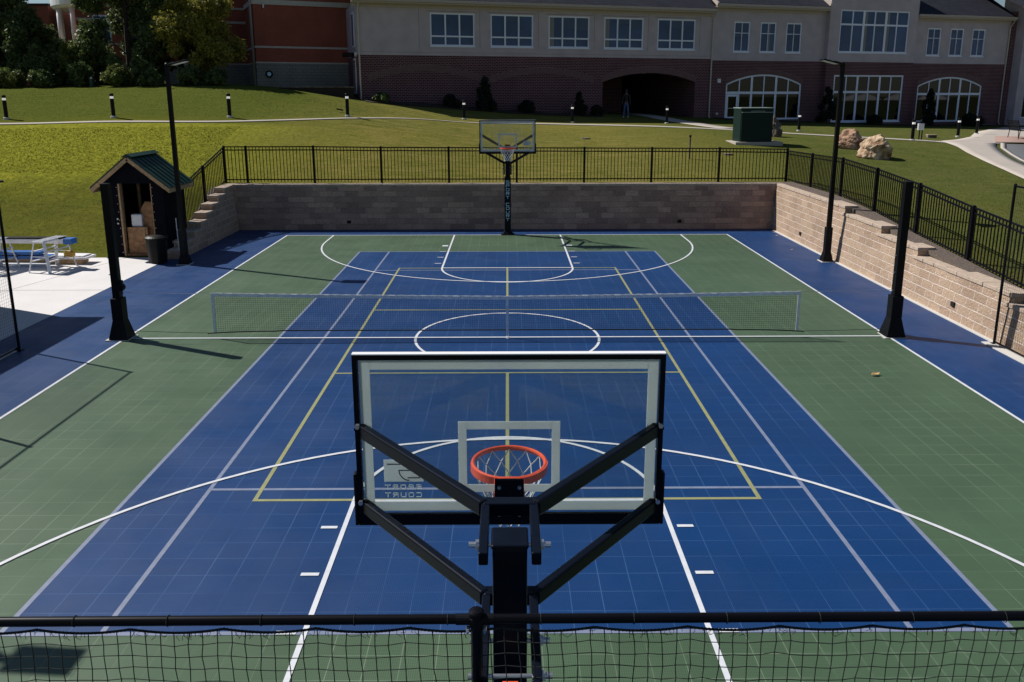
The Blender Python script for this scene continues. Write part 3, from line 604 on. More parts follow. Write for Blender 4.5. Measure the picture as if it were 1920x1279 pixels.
# ---------------------------------------------------------------- basketball hoops
def hoop(label, loc, rz, ang, zpiv, zboard, padded):
    """local frame: pole at origin, board towards +y"""
    r = thing("basketball_hoop", loc, label, "basketball hoop", rz, "adjustable glass basketball hoops")
    def L(a): return a  # local coordinates
    s6 = .25
    b = MB(); b.box(-s6, s6, -s6, s6, 0, zpiv - .02); b.box(-s6 - .02, s6 + .02, -s6 - .02, s6 + .02, zpiv - .02, zpiv + .05); b.build("pole", "hoop_black", r, bevel=.03)
    b = MB(); b.frustum(0, 0, .04, .55, .62, .62, .3, .3); b.box(-.75, .75, -.75, .75, 0, .05); b.build("base", "black_satin", r, bevel=.02)
    if padded:
        b = MB(); b.frustum(0, .0, .5, 6.6, .36, .36, .36, .36); b.build("pole_padding", "pad", r, bevel=.08)
    ca, sa = math.cos(ang), math.sin(ang); LA = 4.1
    py = 0.05
    def along(d, z0): return (py + d * ca, z0 + d * sa)
    zu, zl = zpiv - .12, zpiv - 1.72
    yb = py + LA * ca; 
    # parallel side tubes with pivot bolts, splaying out to the board corners
    for z0, ex in ((zu, .38), (zl, 1.7)):
        b = MB()
        for sx in (-1, 1):
            y0, za = along(-ex, z0); y1, zb = along(1.15, z0)
            b.beam((sx * .38, y0, za), (sx * .38, y1, zb), .14, .2)
        b.build("lift_arm", "hoop_black", r, bevel=.02)
        for sx in (-1, 1):
            y1, zb = along(1.05, z0)
            b = MB(); b.beam((sx * .40, y1, zb), (sx * 2.87, yb - .06, z0 + LA * sa), .17, .26); b.build("strut", "hoop_black", r, bevel=.035)
    y1, zb = along(1.1, zu); b = MB(); b.beam((-.42, y1, zb), (.42, y1, zb), .24, .22); b.build("crossbar", "hoop_black", r, bevel=.02)
    y1, zb = along(1.1, zl); b = MB(); b.beam((-.42, y1, zb), (.42, y1, zb), .24, .22); b.build("crossbar", "hoop_black", r, bevel=.02)
    for z0, dd in ((zu, 0), (zl, 0), (zl, -.75), (zl, -1.45)):
        yq, zq = along(dd, z0)
        b = MB(); b.tube([(-.46, yq, zq), (.46, yq, zq)], .03, 8)
        for sx in (-1, 1): b.tube([(sx * .45, yq, zq), (sx * .50, yq, zq)], .075, 6); b.tube([(sx * .5, yq, zq), (sx * .6, yq, zq)], .045, 8)
        b.build("pivot_bolt", "steel", r)
    # height adjusting jack between the lower arms
    yq, zq = along(-1.35, zl); b = MB(); b.box(-.12, .12, -1.05, -.72, zl - .5, zl - .12); b.build("jack_housing", "alu", r, bevel=.02)
    b = MB(); b.box(-.11, .11, -.71, -.68, zl - .14, zl - .115); b.build("jack_lid", "orange", r)
    # board
    zb0 = zboard; zb1 = zboard + 3.5; Y = yb
    b = MB()
    for sx in (-1, 1): b.box(*sorted((sx * 2.9, sx * 3.0)), Y - .07, Y + .06, zb0, zb1 - .012)
    b.box(-2.9, 2.9, Y - .07, Y + .06, zb1 - .11, zb1 - .012); b.box(-2.9, 2.9, Y - .09, Y + .06, zb0, zb0 + .12); b.box(-2.9, 2.9, Y - .16, Y - .09, zb0 + .02, zb0 + .22)
    fr = b.build("board_frame", "hoop_black", r)
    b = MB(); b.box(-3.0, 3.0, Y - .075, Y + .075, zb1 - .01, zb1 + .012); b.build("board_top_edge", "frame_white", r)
    b = MB(); b.box(-2.9, 2.9, Y - .02, Y + .02, zb0 + .12, zb1 - .11); gl = b.build("backboard_glass", "glass", r)
    g0, g1, h0, h1 = -2.88, 2.88, zb0 + .2, zb1 - .13
    b = MB(); bw = .2; yy0, yy1 = Y + .021, Y + .028
    b.box(g0, g0 + bw, yy0, yy1, h0, h1); b.box(g1 - bw, g1, yy0, yy1, h0, h1); b.box(g0 + bw, g1 - bw, yy0, yy1, h1 - bw, h1); b.box(g0 + bw, g1 - bw, yy0, yy1, h0, h0 + bw)
    b.build("border_stripe", "frit", r)
    q0, q1 = zb0 + .6, zb0 + 2.1; t = .165
    b = MB(); b.box(-1, -1 + t, yy0, yy1, q0, q1); b.box(1 - t, 1, yy0, yy1, q0, q1); b.box(-1 + t, 1 - t, yy0, yy1, q1 - t, q1); b.box(-1 + t, 1 - t, yy0, yy1, q0, q0 + t)
    b.build("target_square", "frit", r)
    # printed emblem and words, lower right for a player facing the board (player looks towards -y, so right is -x)
    b = MB(); X0 = -1.70; W_, Hh = .78, .47; z0 = zb0 + .83
    def bx(u0, u1, v0, v1): b.box(*sorted((X0 - u0 * W_, X0 - u1 * W_)), yy0, yy1, z0 + v0 * Hh, z0 + v1 * Hh)
    bx(0, 1, 0, 1)
    em = b.build("emblem", "frit", r)
    b = MB(); yq0, yq1 = yy0 - .003, yy1 + .003
    def dl(u0, v0, u1, v1, t=.016): b.beam((X0 - u0 * W_, (yq0 + yq1) / 2, z0 + v0 * Hh), (X0 - u1 * W_, (yq0 + yq1) / 2, z0 + v1 * Hh), t, yq1 - yq0, up=(0, 1, 0))
    dl(.09, .86, .36, .86, .03); dl(.10, .52, .62, .52); dl(.10, .52, .10, .18); dl(.10, .18, .40, .18); dl(.40, .80, .92, .80)
    pv = None
    for k in range(11):
        a0 = math.pi * (1.5 + k / 20); q = (.36 + .26 * math.cos(a0), .52 + .46 * math.sin(a0))
        if pv: dl(*pv, *q)
        pv = q
    b.build("emblem_lines", "pane_dark", em)
    for word, zz in (("SPORT", z0 - .16), ("COURT", z0 - .33)):
        b = MB()
        for i, ch in enumerate(word): glyph(b, ch, X0 - .05 - i * .155, zz, .095, .085, (yy0 + yy1) / 2, .015, .006, -1)
        b.build("board_lettering", "frit", r)
    # edge padding round the lower corners
    b = MB()
    for sx in (-1, 1): b.box(*sorted((sx * 3.0, sx * 3.07)), Y - .1, Y + .09, zb0 - .06, zb0 + 1.05); b.box(*sorted((sx * 2.4, sx * 3.0)), Y - .1, Y + .09, zb0 - .06, zb0 - .004)
    b.box(-2.4, 2.4, Y - .1, Y + .09, zb0 - .06, zb0 - .004)
    b.build("edge_padding", "pad", r, bevel=.02)
    for sx in (-1, 1):
        for zz in (z_ + LA * sa for z_ in (zu, zl)):
            b = MB(); b.box(*sorted((sx * 2.78, sx * 2.98)), Y - .16, Y - .07, zz - .14, zz + .14); b.tube([(sx * 2.72, Y - .12, zz + .05), (sx * 3.0, Y - .12, zz + .05)], .035, 8); b.build("corner_bracket", "steel" if False else "hoop_black", r)
            for pa, pb in (((sx * 2.68, Y - .12, zz + .07), (sx * 2.76, Y - .12, zz + .07)), ((sx * 2.93, Y - .20, zz + .12), (sx * 2.93, Y - .12, zz + .12))):
                b = MB(); b.tube([pa, pb], .05, 6); b.build("bracket_bolt", "steel", r)
    # rim
    rz_ = zb0 + .62; rc = Y + .06 + .5 + .75
    b = MB(); b.box(-.29, .29, Y - .12, Y - .03, zb0 + .0, zb0 + .92); b.build("mounting_plate", "hoop_black", r, bevel=.01)
    for sx in (-.2, .2):
        for zz in (zb0 + .2, zb0 + .78): b = MB(); b.tube([(sx, Y - .17, zz), (sx, Y - .12, zz)], .04, 6); b.build("plate_bolt", "steel", r)
    b = MB(); b.tube([(.78 * math.cos(2 * math.pi * k / 48), rc + .78 * math.sin(2 * math.pi * k / 48), rz_) for k in range(48)], .045, 8, closed=True)
    b.tube([(.79 * math.cos(2 * math.pi * k / 48), rc + .79 * math.sin(2 * math.pi * k / 48), rz_ - .06) for k in range(48)], .02, 6, closed=True)
    for k in range(48):
        if math.sin(2 * math.pi * k / 48) < -.05:
            a0, a1 = 2 * math.pi * k / 48, 2 * math.pi * (k + 1) / 48
            P = [(.81 * math.cos(a), rc + .80 * math.sin(a)) for a in (a0, a1)]; Q = [(.83 * math.cos(a), rc + .83 * math.sin(a)) for a in (a0, a1)]
            b.hexa([(*P[0], rz_ - .14), (*P[1], rz_ - .14), (*Q[1], rz_ - .14), (*Q[0], rz_ - .14), (*P[0], rz_ + .03), (*P[1], rz_ + .03), (*Q[1], rz_ + .03), (*Q[0], rz_ + .03)])
    b.build("rim", "orange", r, smooth=False)
    b = MB(); b.box(-.31, .31, Y + .03, Y + .62, rz_ - .04, rz_ + .02); b.box(-.31, .31, Y + .03, Y + .10, rz_ - .35, rz_ - .045); b.box(-.2, .2, Y + .11, Y + .4, rz_ - .16, rz_ - .045)
    b.build("rim_bracket", "orange", r, bevel=.015)
    # cord net
    b = MB(); N = 12; rows = [(.77, 0), (.70, -.26), (.60, -.5), (.50, -.72), (.42, -.93), (.38, -1.12), (.40, -1.3)]
    def np2(i, k):
        rr, zz = rows[i]; a = 2 * math.pi * (k + (.5 if i % 2 else 0)) / N
        j = .03 * math.sin(3 * k + i)
        return Vector((rr * math.cos(a) * (1 + j), rc + rr * math.sin(a) * (1 + j), rz_ - .03 + zz))
    for i in range(len(rows) - 1):
        for k in range(N):
            p0 = np2(i, k)
            for dk in ((0, -1) if i % 2 == 0 else (0, 1)):
                p1 = np2(i + 1, k + dk); mid = p0.lerp(p1, .5) + Vector((0, 0, -.015))
                b.tube([p0, mid, p1], .014, 5, cap=False)
    b.build("cord_net", "netwhite", r)
    return r

near_hoop = hoop("near glass basketball hoop seen from behind with orange rim and dark struts", (0.06, -40.45, 0), 0, math.radians(.8), 9.22, 7.2, False)
far_hoop = hoop("far glass basketball hoop raised high on a padded pole lettered SPORT COURT", (0.05, 40.5, 0), math.pi, math.radians(32.0), 9.35, 9.42, True)
b = MB()
z = 5.86
for ch in "SPORT COURT":
    if ch != ' ': glyph(b, ch, -.15, z, .30, .26, .372, .085, .012, 1) if False else glyph(b, ch, .165, z, .33, .28, .372, .052, .012, -1)
    z -= .432 if ch != ' ' else .36
b.build("pole_lettering", "letter", far_hoop)

# ---------------------------------------------------------------- barrier net in front of the camera side
def twine(paths, r, name, m, root, n=4):
    """many thin polylines -> one mesh (numpy for speed)"""
    V = []; F = []; o = 0
    ang = 2 * np.pi * np.arange(n) / n
    for P in paths:
        P = np.asarray(P, float); k = len(P)
        D = np.gradient(P, axis=0); D /= np.maximum(np.linalg.norm(D, axis=1, keepdims=True), 1e-9)
        ref = np.where(np.abs(D[:, 2:3]) < .9, np.array([[0, 0, 1.]]), np.array([[1., 0, 0]]))
        A = np.cross(D, ref); A /= np.linalg.norm(A, axis=1, keepdims=True); Bv = np.cross(A, D)
        ring = P[:, None] + r * (np.cos(ang)[None, :, None] * A[:, None] + np.sin(ang)[None, :, None] * Bv[:, None])
        V.append(ring.reshape(-1, 3)); i = (np.arange(k - 1)[:, None] * n + np.arange(n)[None]); j = (np.arange(k - 1)[:, None] * n + (np.arange(n)[None] + 1) % n)
        F.append(np.stack([i, j, j + n, i + n], -1).reshape(-1, 4) + o); o += k * n
    L = np.array(rel(root)); V = (np.concatenate(V) - L) * FT; F = np.concatenate(F)
    me = bpy.data.meshes.new(name); me.vertices.add(len(V)); me.vertices.foreach_set("co", V.ravel()); me.loops.add(F.size); me.loops.foreach_set("vertex_index", F.ravel().astype(np.int32))
    me.polygons.add(len(F)); me.polygons.foreach_set("loop_start", (np.arange(len(F)) * 4).astype(np.int32)); me.update(calc_edges=True); me.validate()
    me.materials.append(MAT[m]); ob = bpy.data.objects.new(name, me); COL.objects.link(ob); ob.parent = root; return ob

FY, FZ = -41.33, 8.53
r = thing("barrier_net_fence", (-.4, FY, 0), "black pipe rail with knotted black net crossing the whole view below the near hoop", "barrier net", group="black pipe and net barriers")
b = MB(); b.tube([(-30.6, FY - .01, FZ), (-10, FY, FZ - .008), (-.4, FY, FZ + .004), (10, FY, FZ + .012), (30.6, FY, FZ)], .067, 16); bld(b, "top_rail", "black", r, smooth=True)
for x in (-30.6, -20.3, -10.5, -.4, 9.8, 20, 30.6):
    b = MB(); b.tube([(x, FY, 0), (x, FY, FZ + .02)], .081, 16); b.lathe(x, FY, [(.10, FZ + .04), (.108, FZ + .10), (.104, FZ + .125), (.085, FZ + .145), (.04, FZ + .155), (.005, FZ + .157)], 24); bld(b, "post", "black", r, smooth=False)
    b = MB(); b.tube([(x - .28, FY, FZ), (x + .24, FY, FZ)], .076, 16); b.lathe(x, FY, [(.098, FZ - .1), (.104, FZ - .09), (.104, FZ + .045), (.098, FZ + .05)], 20); bld(b, "fitting", "black_satin", r)
    for sx in (-.115, .115): b = MB(); b.tube([(x + sx, FY - .12, FZ - .10), (x + sx, FY - .05, FZ - .08)], .028, 6); b.tube([(x + sx, FY - .15, FZ - .105), (x + sx, FY - .12, FZ - .10)], .018, 6); bld(b, "bolt", "steel", r)
x = -30
while x < 30:
    b = MB()
    b.tube([(x + .067 * .0 , FY + .074 * math.cos(a), FZ + .074 * math.sin(a)) for a in (2 * math.pi * k / 14 for k in range(14))], .006, 4, closed=True); x += 1.27
    bld(b, "zip_tie", "netblack", r)
# scalloped head rope and square mesh
def rope_z(x): return FZ - .12 - .062 * abs(math.sin(math.pi * (x + .05) / 1.27)) ** .8
CELL = .196
paths = []; XA, XB = -30.4, 30.4
nx_ = int((XB - XA) / CELL); rows_ = 41
gx = XA + CELL * np.arange(nx_ + 1)
rz0 = np.array([rope_z(v) for v in gx])
GX = np.zeros((rows_, nx_ + 1)); GY = np.zeros_like(GX); GZ = np.zeros_like(GX)
for i in range(rows_):
    t_ = i / (rows_ - 1)
    fade = math.exp(-i / 5)
    GZ[i] = (rz0 * fade + (FZ - .18) * (1 - fade)) - i * CELL * 1.0 * .985 + .018 * np.sin(gx * 1.1 + i * .35) * (1 - fade) + rng.normal(0, .006, nx_ + 1)
    GX[i] = gx + .05 * np.sin(i * .28 + gx * .5) * (1 - math.exp(-i / 3)) + rng.normal(0, .007, nx_ + 1)
    GY[i] = FY - .02 + .05 * np.sin(gx * .9 + i * .12) * (1 - math.exp(-i / 4)) + rng.normal(0, .006, nx_ + 1)
for i in range(1, rows_): paths.append(np.stack([GX[i], GY[i], GZ[i]], 1))
for j in range(nx_ + 1): paths.append(np.stack([GX[:, j], GY[:, j], GZ[:, j]], 1))
twine(paths, .0075, "net_mesh", "netblack", r)
xs_ = np.arange(XA, XB, .05)
twine([np.stack([xs_, np.full_like(xs_, FY - .01) + .008 * np.sin(xs_ * 40 + ph), np.array([rope_z(v) for v in xs_]) + .008 * np.cos(xs_ * 40 + ph)], 1) for ph in (0, 2.1, 4.2)], .013, "head_rope", "netblack", r, 5)
tails = []
for k in range(150):
    x = rng.uniform(-8, 8); z = rope_z(x); tails.append([(x, FY - .02, z), (x + rng.normal(0, .02), FY - .05, z - .03), (x + rng.normal(0, .05), FY - .06 , z - rng.uniform(.02, .09))])
tag(twine(tails, .004, "twine_tails", "netblack", r), kind="stuff")
knots = MB()
for i in range(1, 12):
    for j in range(nx_ + 1):
        if abs(GX[i, j]) < 9: 
            c = (GX[i, j], GY[i, j], GZ[i, j]); q = .012
            knots.add([(c[0] + q, c[1], c[2]), (c[0], c[1] + q, c[2]), (c[0] - q, c[1], c[2]), (c[0], c[1] - q, c[2]), (c[0], c[1], c[2] + q), (c[0], c[1], c[2] - q)], [(0, 1, 4), (1, 2, 4), (2, 3, 4), (3, 0, 4), (1, 0, 5), (2, 1, 5), (3, 2, 5), (0, 3, 5)])
tag(bld(knots, "knots", "netblack", r), kind="stuff")

def cage(label, x, y0, ys, h, side):
    r = thing("barrier_net_fence", (x, y0, 0), label, "barrier net", group="black pipe and net barriers")
    yl = min(ys)
    b = MB(); b.tube([(x, y0 + .05, h), (x, yl, h)], .062, 10); bld(b, "top_rail", "black", r, smooth=True)
    b = MB(); b.tube([(x, y0 + .05, .18), (x, yl, .18)], .05, 8); bld(b, "bottom_rail", "black", r, smooth=True)
    for y in ys:
        b = MB(); b.tube([(x, y, 0), (x, y, h + .06)], .085, 12); b.lathe(x, y, [(.1, h + .05), (.1, h + .1), (.05, h + .16), (.01, h + .17)], 12); b.box(x - .2, x + .2, y - .2, y + .2, 0.0, .05); bld(b, "post", "black", r)
    C = .2; P = []
    yy = np.arange(yl, y0, C); zz = np.arange(.25, h - .1, C)
    for z in zz: P.append(np.stack([x + side * .03 + .04 * np.sin(yy * .8 + z), yy, z + .03 * np.sin(yy * 1.1 + z)], 1))
    for y in yy: P.append(np.stack([x + side * .03 + .04 * np.sin(y * .8 + zz), np.full_like(zz, y), zz], 1))
    twine(P, .0065, "net_mesh", "netblack", r, 3)
    return r
cage("black post and net barrier on the left court edge near the pale concrete", -30.53, -2.42, [-2.42, -12.6, -22.8, -33, -41.3], 10.0, 1)
cage("black post and net barrier on the right edge before the sunlit block wall", 31.0, -1.78, [-1.78, -12, -22.2, -32.4, -41.3], 10.05, -1)

# ---------------------------------------------------------------- tennis net between two big posts
def sport_post(label, x, lean, winch):
    r = thing("net_post", (x, .1, 0), label, "net post", group="heavy black net posts")
    b = MB(); b.frustum(0, 0, .05, 1.35, .62, .62, .34, .34); b.box(-.36, .36, -.36, .36, 1.35, 1.4); b.build("base", "black_satin", r, bevel=.02)
    b = MB(); b.box(-.36, .36, -.36, .36, 1.3, 2.75); b.build("sleeve", "black_satin", r, bevel=.03)
    b = MB(); b.frustum(0, 0, 0, 10.15, .24, .24, .24, .24); b.build("pole", "black", r, bevel=.03)
    b = MB(); b.box(-.8, -.5, -.7, -.2, 0, .06); b.box(.45, .8, .2, .62, 0, .06); b.box(-.66, .66, -.66, .66, 0, .05); b.build("base_plate", "conc_block", r)
    for z in (3.1, 4.3, 5.4):
        b = MB(); b.tube([(-lean * .36, -.1, z), (-lean * .27, -.1, z)], .04, 6); b.build("bolt", "steel", r)
    if winch:
        b = MB(); b.tube([(.3, -.25, 3.45), (.3, .1, 3.45)], .24, 14); b.tube([(.3, -.3, 3.45), (.52, -.32, 3.1), (.52, -.45, 3.1)], .03, 6); b.box(.24, .4, -.2, .1, 3.2, 3.9); b.build("winch", "black_satin", r)
    return r
sport_post("heavy black net post with a winch on the left sideline beside the concrete pad", -25.25, 1, True)
sport_post("heavy black net post on the right sideline before the sunlit wall", 25.35, 1, False)
r = thing("tennis_net", (0, 0, 0), "low black tennis net with white top tape stretched across the middle of the court", "net")
xs_ = np.linspace(-19.1, 19.0, 77)
def top_z(x): return 2.77 + .26 * (abs(x) / 19) ** 1.25
def bot_z(x): return .48 - .10 * max(0, (abs(x) - 15.5) / 3.5) ** 2 + (.04 if abs(x) < 15 else 0)
b = MB()
for p, q in zip(xs_, xs_[1:]):
    za, zb = top_z(p), top_z(q); j = .012 * math.sin(p * 3)
    b.hexa([(p, -.02, za - .2), (q, -.02, zb - .2), (q, .02, zb - .2), (p, .02, za - .2), (p, -.025 + j, za), (q, -.025 + j, zb), (q, .025 + j, zb), (p, .025 + j, za)])
b.build("top_tape", "tape", r)
b = MB(); b.tube([(v, 0, top_z(v) + .03 + .012 * math.sin(v * 9)) for v in np.linspace(-19.15, 19.1, 300)], .022, 5); b.build("lacing", "netwhite", r)
for sx in (-19.1, 19.0):
    b = MB(); b.hexa([(sx - .09, -.02, bot_z(sx)), (sx + .09, -.02, bot_z(sx)), (sx + .09, .02, bot_z(sx)), (sx - .09, .02, bot_z(sx)), (sx - .09, -.02, top_z(sx)), (sx + .09, -.02, top_z(sx)), (sx + .09, .02, top_z(sx)), (sx - .09, .02, top_z(sx))]); b.build("side_tape", "tape", r)
b = MB(); b.box(-.085, .085, -.04, -.028, .34, 2.8); b.box(-.085, .085, -.07, -.04, 0.08, .36); b.build("centre_strap", "tape", r)
P = []; C = .148
for x in np.arange(-19, 19, C):
    zz = np.linspace(bot_z(x), top_z(x) - .15, 6); P.append(np.stack([np.full(6, x), .03 * np.sin(x * .4 + zz), zz], 1))
xx = np.linspace(-19, 19, 160)
for k in range(1, 17):
    t_ = k / 17; P.append(np.stack([xx, .03 * np.sin(xx * .4), np.array([bot_z(v) * (1 - t_) + (top_z(v) - .15) * t_ for v in xx])], 1))
twine(P, .0062, "net_mesh", "netblack", r, 4)
b = MB(); b.tube([(v, 0, bot_z(v)) for v in np.linspace(-19.6, 19.5, 90)], .042, 6); b.build("bottom_cord", "netblack", r)
for P in ([(-24.95, 0, 3.15), (-22, 0, 3.06), (-19.1, 0, 3.0)], [(25.05, 0, 3.15), (22, 0, 3.07), (19.0, 0, 3.03)]): b = MB(); b.tube(P, .014, 5); b.build("top_cable", "steel", r)
for P in ([(-24.9, 0, .55), (-21.5, 0, .42), (-19.4, 0, .37)], [(24.9, 0, .5), (21.5, 0, .41), (19.3, 0, .37)]): b = MB(); b.tube(P, .016, 5); b.build("bottom_cable", "netblack", r)

# ---------------------------------------------------------------- court light poles
def light_pole(label, x, y, inward, h=18.2):
    r = thing("light_pole", (x, y, 0), label, "light pole", group="tall black court light poles")
    b = MB(); b.frustum(0, 0, .05, 1.0, .5, .5, .29, .29); b.box(-.29, .29, -.29, .29, 1.0, 3.3); b.build("base", "black_satin", r, bevel=.02)
    b = MB(); b.box(-.62, .62, -.62, .62, 0, .05); b.build("footing", "conc_block", r)
    b = MB(); b.frustum(0, 0, 0, h, .2, .2, .165, .165); b.build("pole", "black", r, bevel=.02)
    b = MB(); b.beam((0, 0, h - .25), (inward * .45, 0, h + .02), .1, .1); b.lathe(0, 0, [(.18, h - .3), (.18, h + .1), (.08, h + .2)], 10); b.build("bracket", "black_satin", r)
    b = MB(); a = math.radians(14); d = Vector((inward * math.cos(a), 0, math.sin(a))); p = Vector((inward * .25, 0, h - .02)); b.beam(p, p + d * 1.75, 1.15, .13); b.beam(p + Vector((0, 0, .1)), p + d * .6 + Vector((0, 0, .1)), .5, .14); hd = b.build("lamp_head", "black_satin", r, bevel=.03)
    b = MB(); q = p + d * .35 - Vector((0, 0, .075)); b.beam(q, p + d * 1.65 - Vector((0, 0, .075)), .95, .02); b.build("lens", "frame_white", r)
    return r
light_pole("tall black light pole in front of the shed's right side", -30.45, 24.2, 1)
light_pole("tall black light pole beside the sunlit right wall near the boulders", 30.4, 24.6, -1)
light_pole("tall black light pole beyond the left edge near the camera", -30.45, -23.4, 1)

# ---------------------------------------------------------------- shed, bin, ladders
r = thing("shed", (-36.4, 30.6, 0), "small black shed with green metal gable roof and open doorway", "shed")
x0, x1, y0, y1, zt = -39.3, -33.5, 28.0, 33.2, 7.35; za = 9.55; xm = -36.4
b = MB()
def gab(b, y, ya):  # gable triangle
    b.add([(x0, y, zt), (x1, y, zt), (xm, y, za), (x0, ya, zt), (x1, ya, zt), (xm, ya, za)], [(0, 1, 2), (5, 4, 3), (0, 3, 4, 1), (1, 4, 5, 2), (2, 5, 3, 0)])
b.box(x0, -37.9, y0, y0 + .15, 0, zt); b.box(-34.65, x1, y0, y0 + .15, 0, zt); b.box(-37.9, -34.65, y0, y0 + .15, 7.2, zt)
b.box(x0, x0 + .15, y0 + .15, y1, 0, zt); b.box(x1 - .15, x1, y0 + .15, y1, 0, zt); b.box(x0 + .15, x1 - .15, y1 - .15, y1, 0, zt)
gab(b, y0, y0 + .15); gab(b, y1 - .15, y1); bld(b, "wall", "shedwall", r)
b = MB(); b.box(-37.86, -37.7, y0 - .02, y0 + .5, 0, 7.18); b.box(-34.8, -34.67, y0 + .16, y0 + .5, 0, 7.18); b.box(-36.3, -35.95, 32.8, 33.0, 0, 8); b.box(-34.6, -34.3, 32.8, 33.0, 0, 8); b.box(-38.2, -37.9, 32.8, 33, 0, 8); b.box(x0 + .2, x1 - .2, 32.7, 32.98, 7.2, 7.5)
for yy in (29.5, 31): b.box(x0 + .16, x0 + .45, yy, yy + .14, 0, 7.3)
bld(b, "stud", "wood", r)
ov = 1.0; zr = za + .28; slope = (za - zt) / (xm - x0)
ez = zt - slope * ov + .28 - .1
for sx in (-1, 1):
    xe = xm + sx * (xm - x0 + ov - .1)
    b = MB(); b.hexa([(xm, y0 - .7, zr - .0), (xe, y0 - .7, ez), (xe, y1 + .5, ez), (xm, y1 + .5, zr), (xm, y0 - .7, zr + .08), (xe, y0 - .7, ez + .08), (xe, y1 + .5, ez + .08), (xm, y1 + .5, zr + .08)] if sx > 0 else
                   [(xe, y0 - .7, ez), (xm, y0 - .7, zr), (xm, y1 + .5, zr), (xe, y1 + .5, ez), (xe, y0 - .7, ez + .08), (xm, y0 - .7, zr + .08), (xm, y1 + .5, zr + .08), (xe, y1 + .5, ez + .08)])
    k = y0 - .66
    while k < y1 + .5:
        b.beam((xm, k, zr + .12), (xe, k, ez + .12), .07, .1); k += .93
    bld(b, "roof_panel", "greenroof", r)
    b = MB(); b.beam((xm, y0 - .62, zr - .2), (xe - sx * .05, y0 - .62, ez - .17), .12, .38); bld(b, "rake_board", "wood", r)
    b = MB(); b.box(*sorted((xe - sx * .04, xe - sx * .16)), y0 - .55, y1 + .45, ez - .42, ez - .03); bld(b, "eave_board", "wood", r)
b = MB(); b.beam((xm - .25, y0 - .7, zr + .10), (xm - .25, y1 + .5, zr + .10), .55, .05, up=(-.55, 0, 1)); b.beam((xm + .25, y0 - .7, zr + .10), (xm + .25, y1 + .5, zr + .10), .55, .05, up=(.55, 0, 1)); bld(b, "ridge_cap", "greenroof", r)
b = MB(); b.box(x0 + .16, x1 - .16, y0 + .16, y1 - .16, .02, .25); bld(b, "floor", "ply", r)
for z in (3.3, 3.75): b = MB(); b.tube([(-38.15, y0 - .1, z), (-38.15, y0, z)], .09, 8); bld(b, "door_latch", "steel", r)
for k in range(9):
    for xx in (-38.0, -34.55): b = MB(); b.box(xx - .03, xx + .03, y0 - .02, y0, .4 + k * .8, .45 + k * .8); bld(b, "screw", "steel", r)
b = MB(); pts = [(-36.2, 0.3), (-34.75, 0.3), (-34.8, 4.7), (-35.2, 5.25), (-35.9, 5.3), (-36.35, 4.6)]
b.add([(x, 28.6 + z * .12, z) for x, z in pts] + [(x, 28.7 + z * .12, z) for x, z in pts], [tuple(range(6)), tuple(range(6, 12))[::-1]] + [(i, i + 6, (i + 1) % 6 + 6, (i + 1) % 6) for i in range(6)])
o = b.build("plywood_sheet", "ply", loc=(-35.5, 28.7, .25)); tag(o, "rounded brown plywood sheet leaning inside the shed doorway", "plywood")
r2 = thing("wooden_crate", (-36.5, 28.9, .25), "brown wooden crate standing on the shed floor under a white box", "crate")
b = MB(); b.box(-1.05, .8, -.5, .5, 0, 1.2); b.build("crate_body", "ply", r2, bevel=.03); b = MB(); b.box(-1.0, .95, -.55, -.5, 1.2, 2.6); b.box(-1.0, .95, -.5, .5, 1.2, 2.55); b.build("crate_front", "ply", r2); b = MB(); b.box(.55, .72, -.6, -.55, 1.1, 2.65); b.build("batten", "wood", r2)
b = MB(); b.box(-37.15, -36.1, 28.6, 29.3, 2.86, 4.1); o = b.build("white_box", "boxwhite", loc=(-36.6, 29, 2.86), bevel=.08); tag(o, "white plastic box on top of the crate in the shed", "box")
r = thing("trash_can", (-33.25, 24.9, 0), "black ribbed plastic trash can standing at the shed corner", "trash can")
b = MB(); n = 32; prof = [(.72, .0), (.78, .08), (.93, 2.25), (1.0, 2.3), (1.0, 2.42)]
for rr, z in prof:
    for k in range(n): q = rr * (1 + (.03 if (k // 2) % 2 and .05 < z < 2.26 else 0)); b.v.append((q * math.cos(2 * math.pi * k / n), q * math.sin(2 * math.pi * k / n), z))
b.f = [(i * n + k, i * n + (k + 1) % n, (i + 1) * n + (k + 1) % n, (i + 1) * n + k) for i in range(len(prof) - 1) for k in range(n)] + [tuple(range(n))[::-1]]
b.build("bin_body", "canblack", r); b = MB(); b.lathe(0, 0, [(1.05, 2.36), (1.05, 2.46), (.8, 2.62), (.2, 2.7)], 24); b.build("lid", "canblack", r); b = MB(); b.tube([(.95, -.25, 2.2), (1.15, 0, 2.25), (.95, .25, 2.2)], .04, 6); b.build("handle", "canblack", r)
b = MB(); b.box(-.09, .09, -.05, .05, 0, 3.4); b.box(-.25, .25, -.08, .08, 0, .3)
r = thing("broom", (-32.0, 26.9, 0), "thin white handled broom leaning against the shed wall beside the bin", "broom"); 
b = MB(); b.tube([(0, 0, .3), (-.25, .5, 3.9)], .04, 6); b.build("handle", "boxwhite", r); b = MB(); b.frustum(0, 0, 0, .35, .4, .1, .15, .08); b.build("bristles", "canblack", r)

